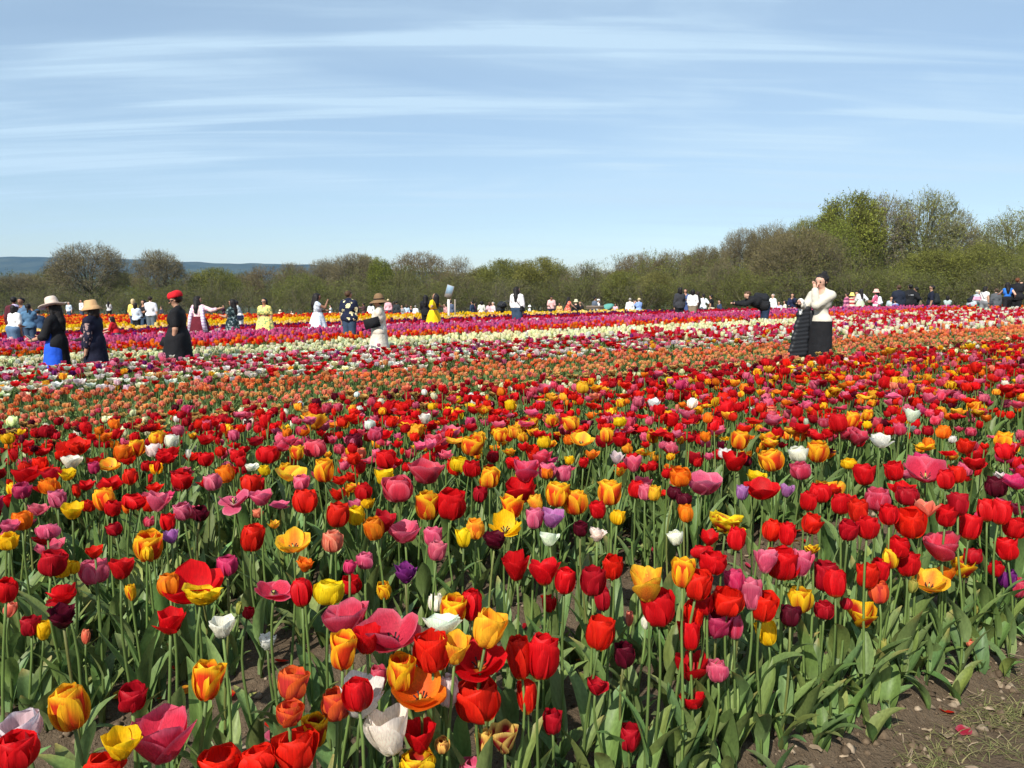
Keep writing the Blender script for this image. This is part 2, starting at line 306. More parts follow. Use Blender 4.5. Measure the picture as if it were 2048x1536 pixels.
# ------------------------------------------------------------------ trees
def tree_proto(seed, kind, nl1=13, nl2=7, nl3=7, ntw=9, asp=1.0, clear=.18, multi=1):
    """a tree 1 unit high, crown about asp wide: limbs reach out to points of the crown dome, twigs and buds at their ends"""
    r = np.random.default_rng(seed); TM = MB(); CM = MB()
    cz = .56 + clear * .35; rz = 1 - cz; rx = asp * .5
    lobes = r.normal(size=(7, 3)); lobes /= np.linalg.norm(lobes, axis=1)[:, None]; la = r.uniform(-.14, .16, 7)
    def dome(d, f):
        k = 1 + (np.maximum(0, d @ lobes.T) ** 4 * la).sum()
        low = 1.0 if d[2] > 0 else 1.25
        return np.array([0, 0, cz]) + d * np.array([rx, rx, rz * low]) * f * k
    bark = np.array((.15, .125, .095)) if kind != 'tall' else np.array((.19, .165, .13))
    stems = []
    for s in range(multi):
        a = r.uniform(0, 6.28); off = 0 if multi == 1 else .05 + .04 * r.random()
        b = np.array([math.cos(a), math.sin(a), 0]) * off; tp = np.array([b[0] * 2.2, b[1] * 2.2, clear + .16])
        mid = (b + tp) / 2 + r.normal(size=3) * .008; r0 = .021 / multi ** .4
        pts = [b - [0, 0, .03], b + (mid - b) * .2, mid, tp]; TM.tube(pts, [r0 * 1.5, r0 * 1.05, r0 * .9, r0 * .72], 6, bark); stems.append((b, mid, tp, r0 * .7))
    d0 = r.normal(size=(4000, 3)); d0 /= np.linalg.norm(d0, axis=1)[:, None]; d0 = d0[d0[:, 2] > -.55]
    pick = []
    for d in d0:
        if all(d @ q < .78 for q in pick): pick.append(d)
        if len(pick) == nl1: break
    tips = []; k3 = []
    for d in pick:
        b, mid, tp, rr = stems[r.integers(multi)]
        p0 = mid + (tp - mid) * r.uniform(.1, 1) if d[2] < .5 else tp
        p3 = dome(d, .6 + .1 * r.random()); p1 = p0 + np.array([d[0] * rx * .35, d[1] * rx * .35, .12 + .08 * d[2]]); p2 = (p1 + p3) / 2 + r.normal(size=3) * .022
        t = np.linspace(0, 1, 6)[:, None]; c = (1 - t) ** 3 * p0 + 3 * t * (1 - t) ** 2 * p1 + 3 * t ** 2 * (1 - t) * p2 + t ** 3 * p3
        c[1:] += r.normal(size=(5, 3)) * .008
        TM.tube(c, np.linspace(rr * .62, .0045, 6), 4, bark, 0)
        for q in range(nl2):
            u = r.uniform(.35, 1); s0 = c[int(u * 5)]; dd = d + r.normal(size=3) * .42; dd /= np.linalg.norm(dd)
            e = dome(dd, .78 + .14 * r.random()); m1 = (s0 + e) / 2 + r.normal(size=3) * .02 + [0, 0, .015]
            tt = np.linspace(0, 1, 4)[:, None]; c2 = (1 - tt) ** 2 * s0 + 2 * tt * (1 - tt) * m1 + tt ** 2 * e
            TM.tube(c2, np.linspace(.005, .0018, 4), 3, bark * .95)
            for z in range(nl3):
                v = r.uniform(.3, 1); s1 = c2[int(v * 3)]; d3 = dd + r.normal(size=3) * .36; d3 /= np.linalg.norm(d3)
                e3 = dome(d3, .86 + .16 * r.random()); k3.append((s1, e3)); tips.append((e3, d3)); tips.append(((s1 + e3) / 2, d3))
    TW, LF = [], []
    def ribbons(P0, P1, w0, w1, col):
        P0 = np.asarray(P0); P1 = np.asarray(P1); n = len(P0); ax = P1 - P0; sd_ = np.cross(ax, r.normal(size=(n, 3))); sd_ /= np.linalg.norm(sd_, axis=1)[:, None] + 1e-9
        V = np.stack([P0 - sd_ * w0, P0 + sd_ * w0, P1 + sd_ * w1, P1 - sd_ * w1], 1); CM.add(V, np.arange(4 * n).reshape(n, 4), None, np.repeat(np.asarray(col) * 1.05, 4, 0))
    P0 = np.array([a for a, b in k3]); P1 = np.array([b for a, b in k3]); n = len(P0)
    tw = {'bare': (.138, .116, .076), 'bud': (.125, .115, .055), 'leafy': (.11, .10, .05), 'tall': (.17, .15, .115), 'bush': (.12, .11, .07)}[kind]
    ribbons(P0, P1, .0022, .0012, np.array(tw) * r.uniform(.8, 1.2, (n, 1)))
    TP = np.array([a for a, b in tips]).repeat(ntw, 0); TD = np.array([b for a, b in tips]).repeat(ntw, 0); n = len(TP)
    dirs = TD + r.normal(size=(n, 3)) * .7 + [0, 0, .35]; dirs /= np.linalg.norm(dirs, axis=1)[:, None]
    ln = r.uniform(.025, .062, (n, 1)); S = TP + r.normal(size=(n, 3)) * .026
    ribbons(S, S + dirs * ln, .0021, .0007, np.array(tw) * r.uniform(.7, 1.35, (n, 1)))
    nlf = {'bare': 0.75, 'bud': 1.7, 'leafy': 1.9, 'tall': .6, 'bush': 1.3}[kind]; m_ = int(n * nlf)
    if m_:
        ii = r.integers(0, n, m_); c = S[ii] + dirs[ii] * ln[ii] * r.random((m_, 1)) + r.normal(size=(m_, 3)) * .012
        a = r.normal(size=(m_, 3)); a /= np.linalg.norm(a, axis=1)[:, None]; b = np.cross(a, r.normal(size=(m_, 3))); b /= np.linalg.norm(b, axis=1)[:, None]
        sz = {'bare': .0062, 'bud': .0082, 'leafy': .0095, 'tall': .0085, 'bush': .009}[kind] * r.uniform(.6, 1.4, (m_, 1))
        lc = {'bare': (.175, .15, .065), 'bud': (.185, .175, .055), 'leafy': (.175, .19, .045), 'tall': (.20, .20, .065), 'bush': (.165, .17, .05)}[kind]
        V = np.stack([c - a * sz, c + b * sz * .6, c + a * sz, c - b * sz * .6], 1)
        CM.add(V, np.arange(4 * m_).reshape(m_, 4), None, np.repeat(np.array(lc) * 1.0 * r.uniform(.6, 1.4, (m_, 1)), 4, 0))
    return TM, CM
PROTO = {}
def proto(key):
    if key in PROTO: return PROTO[key]
    kind, s = key; a = dict(bare=dict(asp=1.0), bud=dict(asp=.95, clear=.10), leafy=dict(asp=.8, clear=.12, ntw=10), tall=dict(asp=.75, clear=.22, nl1=13, nl2=6, nl3=6, ntw=5),
                            bush=dict(asp=1.25, clear=.0, multi=3, nl1=11, nl3=5, ntw=8))[kind]
    if kind == 'bare' and s == 2: a = dict(asp=1.15, clear=.02, multi=5, nl1=14)
    if kind == 'bare' and s == 3: a = dict(asp=.8, clear=.1, nl2=6, nl3=6, ntw=6)
    TM, CM = tree_proto(100 + 13 * s + len(kind) * 7, kind, **a)
    t = TM.build('trunk', M_TREE, col=True); c = CM.build('crown', M_TREE, col=True, smooth=False)
    me = (t.data, c.data); bpy.data.objects.remove(t); bpy.data.objects.remove(c); PROTO[key] = me; return me
def tree(px, Z, ytop, wpx, key, tint, label, group='trees along the far edge of the field', name='tree'):
    xr = (px - 1024) / F; x = xr * Z; y = Z
    g = float(gz(x, y)); zt = CAM[2] + (y * (583 - ytop) / F) * 1.0
    H = zt - g; W = wpx * Z / F
    me = proto(key); asp = dict(bare=1.0, bud=.95, leafy=.8, tall=.75, bush=1.25)[key[0]] * 1.08
    if key == ('bare', 2): asp = 1.24
    if key == ('bare', 3): asp = .86
    o = empty(name, (x, y, g - .05), random.uniform(0, 6.28), label=label, cat='tree', group=group)
    o.scale = (W / asp, W / asp, H)
    for nm, m in zip(('trunk', 'crown'), me):
        c = bpy.data.objects.new(nm, m); COL.objects.link(c); c.parent = o; c.color = (*tint, 1)
    return o
BR, GY, OL, GR, RD, YG = (.98, .97, .80), (1.05, 1.04, .96), (.92, 1.0, .62), (.90, .98, .66), (1.04, .94, .80), (.98, 1.0, .66)
TREES = [
 (185, 120, 491, 150, ('bare', 0), GY, 'big round bare tree behind the tan bucket hat, largest on the left'),
 (326, 118, 504, 108, ('bare', 1), GY, 'bare forked tree with a high crown behind the red beret'),
 (50, 150, 548, 120, ('bare', 1), BR, 'low bare brown tree at the far left edge above the pink cap'),
 (110, 170, 541, 90, ('bud', 1), BR, 'brown tree left of the big round bare tree'),
 (255, 150, 548, 90, ('bud', 0), OL, 'low olive tree between the two bare trees on the left'),
 (435, 125, 538, 105, ('bud', 1), OL, 'olive green rounded tree behind the maroon skirt and the dark floral dress'),
 (395, 150, 545, 80, ('bare', 3), BR, 'brown bare tree just right of the forked bare tree'),
 (500, 140, 545, 80, ('bare', 0), BR, 'brown tree behind the dark haired woman in sunglasses on the left'),
 (533, 118, 532, 90, ('bare', 3), RD, 'reddish bare tree behind the woman in the pale yellow dress'),
 (608, 100, 549, 112, ('bush', 0), OL, 'olive dome shaped bushy tree behind the white floral dress'),
 (590, 130, 528, 80, ('bare', 1), GY, 'grey bare tree showing over the olive dome shaped tree'),
 (655, 125, 520, 85, ('bare', 0), GY, 'tall grey bare tree left above the lily print shirt'),
 (710, 120, 510, 112, ('bare', 1), GY, 'tall grey bare tree right above the lily print shirt'),
 (763, 105, 524, 60, ('leafy', 1), OL, 'slim ivy green tree above the brown hat'),
 (735, 130, 517, 80, ('bud', 0), BR, 'brown budding tree between the grey bare trees and the reddish dome'),
 (840, 115, 509, 150, ('bare', 2), RD, 'wide reddish brown dome shaped tree left of the sign board'),
 (805, 100, 545, 95, ('bush', 1), BR, 'low brown bushy tree left behind the bright yellow dress'),
 (922, 128, 515, 70, ('bare', 3), GY, 'thin spiky bare tree rising behind the sign board'),
 (905, 105, 545, 110, ('bare', 2), BR, 'low brown tree directly behind the sign board'),
 (960, 115, 538, 80, ('bud', 1), BR, 'brown budding tree just right of the sign board'),
 (1005, 112, 523, 105, ('bud', 0), OL, 'olive tree left above the woman with the black shoulder bag'),
 (1085, 100, 518, 125, ('bud', 1), YG, 'large yellow green dome shaped tree behind the pink T-shirt'),
 (1045, 130, 525, 70, ('bare', 1), GY, 'grey tree between the olive tree and the yellow green dome'),
 (1165, 92, 528, 110, ('bare', 3), GY, 'pale twiggy bare tree behind the man with the cart'),
 (1205, 110, 543, 80, ('bare', 0), BR, 'low brown tree in the dip of the tree line'),
 (1275, 88, 511, 115, ('bare', 2), RD, 'reddish brown tree where the wood begins to rise to the right'),
 (1245, 80, 545, 90, ('bud', 0), OL, 'low olive tree behind the man with the black backpack'),
 (1345, 88, 505, 100, ('bare', 0), BR, 'brown bare tree left above the group of four women'),
 (1310, 75, 545, 85, ('bud', 1), BR, 'low brown tree right of the blue shirt'),
 (1405, 84, 496, 105, ('bare', 1), BR, 'brown bare tree above the group of four women'),
 (1372, 72, 548, 95, ('bush', 1), BR, 'low brown bush tree behind the group of four women'),
 (1478, 86, 462, 95, ('bare', 1), GY, 'tall grey bare tree left above the bending man'),
 (1440, 72, 525, 80, ('bare', 3), GY, 'pale bare tree just left of the low green dome'),
 (1535, 84, 453, 110, ('bare', 0), BR, 'tall brown bare tree above the bending man'),
 (1480, 66, 545, 105, ('bush', 0), YG, 'low bright green dome shaped tree behind the bending man'),
 (1590, 70, 462, 190, ('bare', 2), BR, 'wide brown many stemmed tree left of the woman in the cream jumper'),
 (1605, 88, 447, 100, ('bud', 0), OL, 'olive tree left of the tall leafy green tree'),
 (1690, 78, 402, 135, ('leafy', 0), YG, 'tall leafy green tree above the woman in the cream jumper'),
 (1660, 74, 455, 110, ('leafy', 1), GR, 'leafy green tree in front of the tallest trees'),
 (1755, 82, 396, 135, ('tall', 0), GY, 'tall pale tree with sky showing through, left of the tallest crown'),
 (1835, 80, 391, 150, ('tall', 1), OL, 'tallest tree with an olive crown and pale limbs'),
 (1893, 84, 428, 110, ('tall', 2), BR, 'tall brownish tree on the right shoulder of the tallest tree'),
 (1710, 62, 535, 120, ('bush', 1), GR, 'green bush tree behind the pink hat and the yellow hat'),
 (1945, 84, 463, 90, ('tall', 0), OL, 'thin olive tree in the gap before the right hand crown'),
 (2022, 76, 426, 150, ('tall', 2), OL, 'broad olive tree at the right edge'),
 (1860, 64, 505, 150, ('bud', 0), OL, 'rounded olive tree behind the man with sunglasses'),
 (1950, 64, 492, 140, ('bud', 1), GR, 'green rounded tree behind the grey hooded man'),
 (2040, 62, 515, 120, ('bush', 0), OL, 'olive bush tree at the right edge behind the black hooded man'),
 (1790, 60, 530, 120, ('bush', 1), OL, 'olive bush tree behind the two men in black'),
 (2100, 74, 440, 130, ('leafy', 1), OL, 'leafy tree just beyond the right edge'),
 (-60, 140, 545, 130, ('bare', 0), BR, 'bare tree just beyond the left edge'),
]
for a in TREES: tree(*a)

def scatter_twigs(name, spots, label, tint=1.0):
    """one joined mass of bushes: spots = (x, y, z, width, height, tint)"""
    TM, CM = tree_proto(77, 'bush', nl1=9, nl2=4, nl3=3, ntw=5, asp=1.25, clear=0, multi=3)
    VT = np.concatenate(TM.V + CM.V); nT = TM.n
    QT = np.concatenate(TM.Q + [q + nT for q in CM.Q]); TT = np.concatenate(TM.T); CC = np.concatenate(TM.C + CM.C)
    keep = np.ones(len(QT), bool)
    n = len(spots); Vs, Qs, Cs = [], [], []
    for k, (x, y, z, w_, h_, tn) in enumerate(spots):
        a = RNG.uniform(0, 6.28); c, s = math.cos(a), math.sin(a)
        V = VT @ np.array([[c, s, 0], [-s, c, 0], [0, 0, 1]]) * [w_ / 1.25, w_ / 1.25, h_] + [x, y, z - .1]
        Vs.append(V); Qs.append(QT + k * len(VT)); Cs.append(CC * np.asarray(tn))
    o = mk(name, np.concatenate(Vs), np.concatenate(Qs), M_TREE, C=np.concatenate(Cs), smooth=False)
    o.color = (1, 1, 1, 1); return tag(o, label, kind='stuff')
sp_ = []
for px in range(-120, 2200, 34):
    Z0 = np.interp(px, [0, 600, 1100, 1300, 1600, 2048], [112, 96, 88, 72, 60, 56])
    for dz, hh in ((0, 1.0), (9, 1.5)):
        Z = Z0 + dz + random.uniform(-3, 5); x = (px + random.uniform(-15, 15) - 1024) / F * Z
        tn = np.array(random.choice([BR, OL, OL, GR, GY])) * random.uniform(.7, 1.05)
        sp_.append((x, Z, float(gz(x, Z)), random.uniform(4.5, 7.5), random.uniform(2.6, 4.4) * hh, tn))
scatter_twigs('undergrowth', sp_, 'tangled hedge and bramble undergrowth along the foot of the trees')
sp_ = []
for k in range(150):
    Z = random.uniform(170, 620); px = random.uniform(-250, 1350); x = (px - 1024) / F * Z
    yt = random.uniform(540, 566) + max(0, px - 500) / 55; hh = Z * (583 - yt) / F + 1.55 - float(gz(x, Z))
    tn = np.array(random.choice([BR, OL, GY, OL, OL])) * random.uniform(.6, .9)
    sp_.append((x, Z, float(gz(x, Z)), random.uniform(14, 24), hh, tn))
sky_x = [980, 1060, 1150, 1230, 1290, 1400, 1480, 1540, 1600, 1660, 1720, 1850, 1950, 2100]; sky_y = [535, 528, 540, 535, 517, 500, 478, 462, 455, 450, 470, 480, 485, 470]
for px in range(985, 2110, 26):      # the wood closes up behind the first rank from the middle to the right
    for dz in (12, 22):
        Z = np.interp(px, [980, 1300, 1700, 2100], [120, 96, 92, 90]) + dz; yt = np.interp(px, sky_x, sky_y) + random.uniform(2, 16); x = (px + random.uniform(-12, 12) - 1024) / F * Z
        sp_.append((x, Z, float(gz(x, Z)), random.uniform(6, 9.5), Z * (583 - yt) / F + 1.55 - float(gz(x, Z)), np.array(random.choice([BR, OL, OL, GY])) * random.uniform(.75, 1.0)))
scatter_twigs('distant_wood', sp_, 'mass of bare and olive woodland in the valley behind the first trees')
# ------------------------------------------------------------------ tulips
# pigments: base of the petal, body (flame), edge
KIND = dict(
 red=((.55, .22, .02), (.58, .004, .008), (.74, .012, .016)), crimson=((.25, .06, .02), (.40, .004, .013), (.54, .012, .024)),
 scarlet=((.8, .3, .02), (.66, .012, .005), (.82, .028, .010)), orange=((.8, .45, .03), (.78, .13, .008), (.86, .24, .012)),
 salmon=((.5, .3, .1), (.56, .035, .035), (.80, .13, .03)), bicolor=((.75, .3, .02), (.72, .05, .012), (.93, .57, .018)),
 amber=((.8, .5, .02), (.84, .24, .025), (.92, .54, .03)), yellow=((.7, .55, .03), (.84, .53, .008), (.90, .60, .012)),
 pink=((.75, .6, .5), (.66, .075, .16), (.80, .20, .29)), hotpink=((.5, .2, .2), (.56, .022, .11), (.66, .07, .18)),
 rose=((.7, .5, .4), (.62, .03, .07), (.70, .13, .20)), white=((.72, .74, .42), (.84, .80, .68), (.86, .83, .74)),
 cream=((.75, .75, .35), (.84, .80, .48), (.86, .84, .58)), purple=((.2, .05, .15), (.17, .012, .14), (.28, .035, .24)),
 mauve=((.6, .4, .5), (.42, .12, .36), (.55, .24, .50)), maroon=((.1, .02, .02), (.085, .003, .012), (.14, .006, .022)),
 redgold=((.6, .3, .02), (.42, .010, .006), (.92, .60, .015)), flamed=((.7, .5, .1), (.27, .006, .016), (.88, .62, .14)),
 gavota=((.3, .1, .03), (.085, .006, .010), (.72, .42, .11)), peach=((.75, .5, .15), (.76, .26, .085), (.86, .46, .17)),
 coral=((.7, .4, .15), (.76, .15, .09), (.86, .32, .19)), tangerine=((.7, .35, .05), (.78, .15, .045), (.88, .32, .11)),
 magenta=((.6, .4, .5), (.66, .10, .25), (.80, .34, .47)), palegold=((.75, .6, .15), (.86, .60, .16), (.90, .70, .28)),
 plum=((.1, .02, .05), (.10, .007, .06), (.17, .02, .10)), blush=((.75, .7, .55), (.74, .50, .50), (.80, .66, .64)), greenbud=((.25, .3, .06), (.35, .38, .07), (.5, .42, .1)))
FLAME = dict(bicolor=.92, amber=.55, redgold=.80, flamed=.80, gavota=.80, salmon=.8, orange=.8, tangerine=.8, palegold=.8)
STEM = (.135, .20, .05); LEAF = (.130, .200, .060)
OPEN = dict(bud=(42, -13, 1.4, .40), closed=(74, -11, 2.3, .60), cup=(80, 3, 2.5, .66), open=(72, 30, 1.8, .64), wide=(78, 56, 1.3, .60), flat=(84, 78, 1.0, .58), lily=(68, 26, 2.6, .42), split=(70, 40, 1.2, .5))
def petal(op, nu, nv, inner, r, flame, jit=1.0, ruffle=0.0):
    """one petal along +x of the flower: V, colour weights (base, body, edge)"""
    f0, f1, k, wl = OPEN[op]
    f1 = f1 + r.normal() * (6 + .12 * abs(f1)) * jit - (4 if inner else 0); wl = wl * (1 + r.normal() * .06 * jit) * (.94 if inner else 1)
    t = np.linspace(0, 1, 24); ph = np.radians(f1 + (f0 - f1) * (1 - t) ** k)
    R_ = np.concatenate([[0], np.cumsum((np.sin(ph[1:]) + np.sin(ph[:-1])) / 2)]) / 23; Z_ = np.concatenate([[0], np.cumsum((np.cos(ph[1:]) + np.cos(ph[:-1])) / 2)]) / 23
    tv = np.linspace(0, 1, nv); tv = tv ** .9
    rr = np.interp(tv, t, R_) * (.88 if inner else 1) + .03; z = np.interp(tv, t, Z_)
    tm, a = .56, .62; b = a * (1 - tm) / tm * (1.35 if op == 'lily' else .82)
    w_ = wl * np.maximum(tv / tm, 0) ** a * np.maximum((1 - tv) / (1 - tm), 0) ** b; w_ = np.maximum(w_, .012); w_[0] = .07
    w_[-1] = .05 if nv > 4 else .16 * wl
    s = np.linspace(-1, 1, nu)
    flat = {'wide': 1.5, 'flat': 2.2, 'open': 1.0, 'split': 1.3}.get(op, 1.0)
    rho = np.maximum(rr * 1.12, w_ * .72) * flat
    al = s[:, None] * (w_ / rho)[None, :]; al = np.clip(al, -1.45, 1.45)
    x = rr[None, :] - rho[None, :] * (1 - np.cos(al)); y = rho[None, :] * np.sin(al)
    zz_ = np.broadcast_to(z[None, :], x.shape).copy()
    if nu > 3:
        edge = (np.abs(s) ** 2)[:, None] * tv[None, :]
        x = x + edge * np.sin(s[:, None] * 5 + tv[None, :] * 9 + r.random() * 6) * .018 * (1 + ruffle * 3) + .012 * np.exp(-(s[:, None] / .16) ** 2) * np.sin(tv * 3.1)[None, :]
        zz_ += edge * np.cos(s[:, None] * 4 + r.random() * 6) * .012
        if ruffle: zz_ += edge * ruffle * .05 * np.sin(s[:, None] * 17 + r.random() * 6); x += ruffle * .05 * np.sin(tv * 12 + r.random() * 6)[None, :] * np.abs(s)[:, None]
    # a bit of twist and recurve at the tip
    tw = r.normal() * .10 * jit * tv[None, :] ** 2; x, y = x - y * tw, y + x * tw
    V = np.stack([x, y, zz_], -1)
    ed = np.abs(s)[:, None] + r.normal() * .05
    lim = ((1.28 - .70 * tv) * flame)[None, :]
    fl = 1 - sstep(lim - .38, lim + .22, np.broadcast_to(ed, (nu, nv)))
    fl = np.clip(fl, 0, 1) * (1 - .9 * sstep(.80, 1, tv))[None, :]
    if flame >= 1: fl = np.maximum(fl, 1 - sstep(.75, 1.0, np.maximum(np.abs(s)[:, None], tv[None, :]))) * .9 + .05
    ba = (1 - sstep(.05, .20, tv))[None, :] * np.ones((nu, 1))
    W = np.stack([ba, (1 - ba) * fl, (1 - ba) * (1 - fl)], -1)
    return V.reshape(-1, 3), W.reshape(-1, 3)
def rotz(V, a):
    c, s = math.cos(a), math.sin(a); return V @ np.array([[c, s, 0], [-s, c, 0], [0, 0, 1.]])
def petal_set(op, r, nu, nv, flame, double=False):
    out = []
    rings = [(0, False, 3), (60, True, 3)] if not double else [(0, False, 5), (36, False, 5), (15, True, 5), (60, True, 4)]
    for q, (o0, inn, n) in enumerate(rings):
        for k in range(n):
            V, W = petal(op, nu, nv, inn, r, flame, 1.0 if not double else 1.6, 1.0 if double else 0)
            if double: V = V * (1 - .17 * q)
            out.append((rotz(V, math.radians(o0 + k * 360 / n + r.normal() * 6)), W))
    return out
def leafv(r, ln, wd, lean0, lean1, nv=8, nu=5, twist=.3):
    t = np.linspace(0, 1, nv); ph = np.radians(lean0 + (lean1 - lean0) * t ** 1.6)
    R_ = np.concatenate([[0], np.cumsum(np.sin(ph[1:]))]) * ln / (nv - 1); Z_ = np.concatenate([[0], np.cumsum(np.cos(ph[1:]))]) * ln / (nv - 1)
    w_ = wd * (np.sin(np.pi * np.clip(.10 + t * .90, 0, 1) ** .85) ** .75 + .02); w_[-1] = .002
    s = np.linspace(-1, 1, nu); fold = (.75 - .55 * t)
    lat = s[:, None] * w_[None, :]; up = (np.abs(s)[:, None] ** 1.3) * (w_ * fold)[None, :] + .10 * w_[None, :] * np.sin(t * 7 + r.random() * 6)[None, :] * s[:, None]
    nx, nz = -np.cos(ph), np.sin(ph)
    x = R_[None, :] + nx[None, :] * up; z = Z_[None, :] + nz[None, :] * up; y = lat
    a = twist * r.normal() * t ** 1.5; ca, sa = np.cos(a)[None, :], np.sin(a)[None, :]
    x, y = x * ca - y * sa, x * sa + y * ca
    return np.stack([x, y, z], -1).reshape(-1, 3)
def leafc(nu, nv, c, r):
    """own colours of a leaf: pale midrib and rim, some with yellowed tips"""
    s = np.abs(np.linspace(-1, 1, nu))[:, None] * np.ones((1, nv)); t = np.linspace(0, 1, nv)[None, :] * np.ones((nu, 1))
    k = 1 + .16 * (s < .2) + .10 * (s > .9) - .10 * t
    C = np.asarray(c)[None, None, :] * k[..., None]; y = (r.random() < .3) * sstep(r.uniform(.6, .9), 1.05, t)[..., None]
    b = (1 - sstep(.0, .22, t))[..., None] * .5
    C = C * (1 - y) + np.array((.30, .24, .07)) * y; C = C * (1 - b) + np.array((.20, .26, .12)) * b
    return C.reshape(-1, 3)
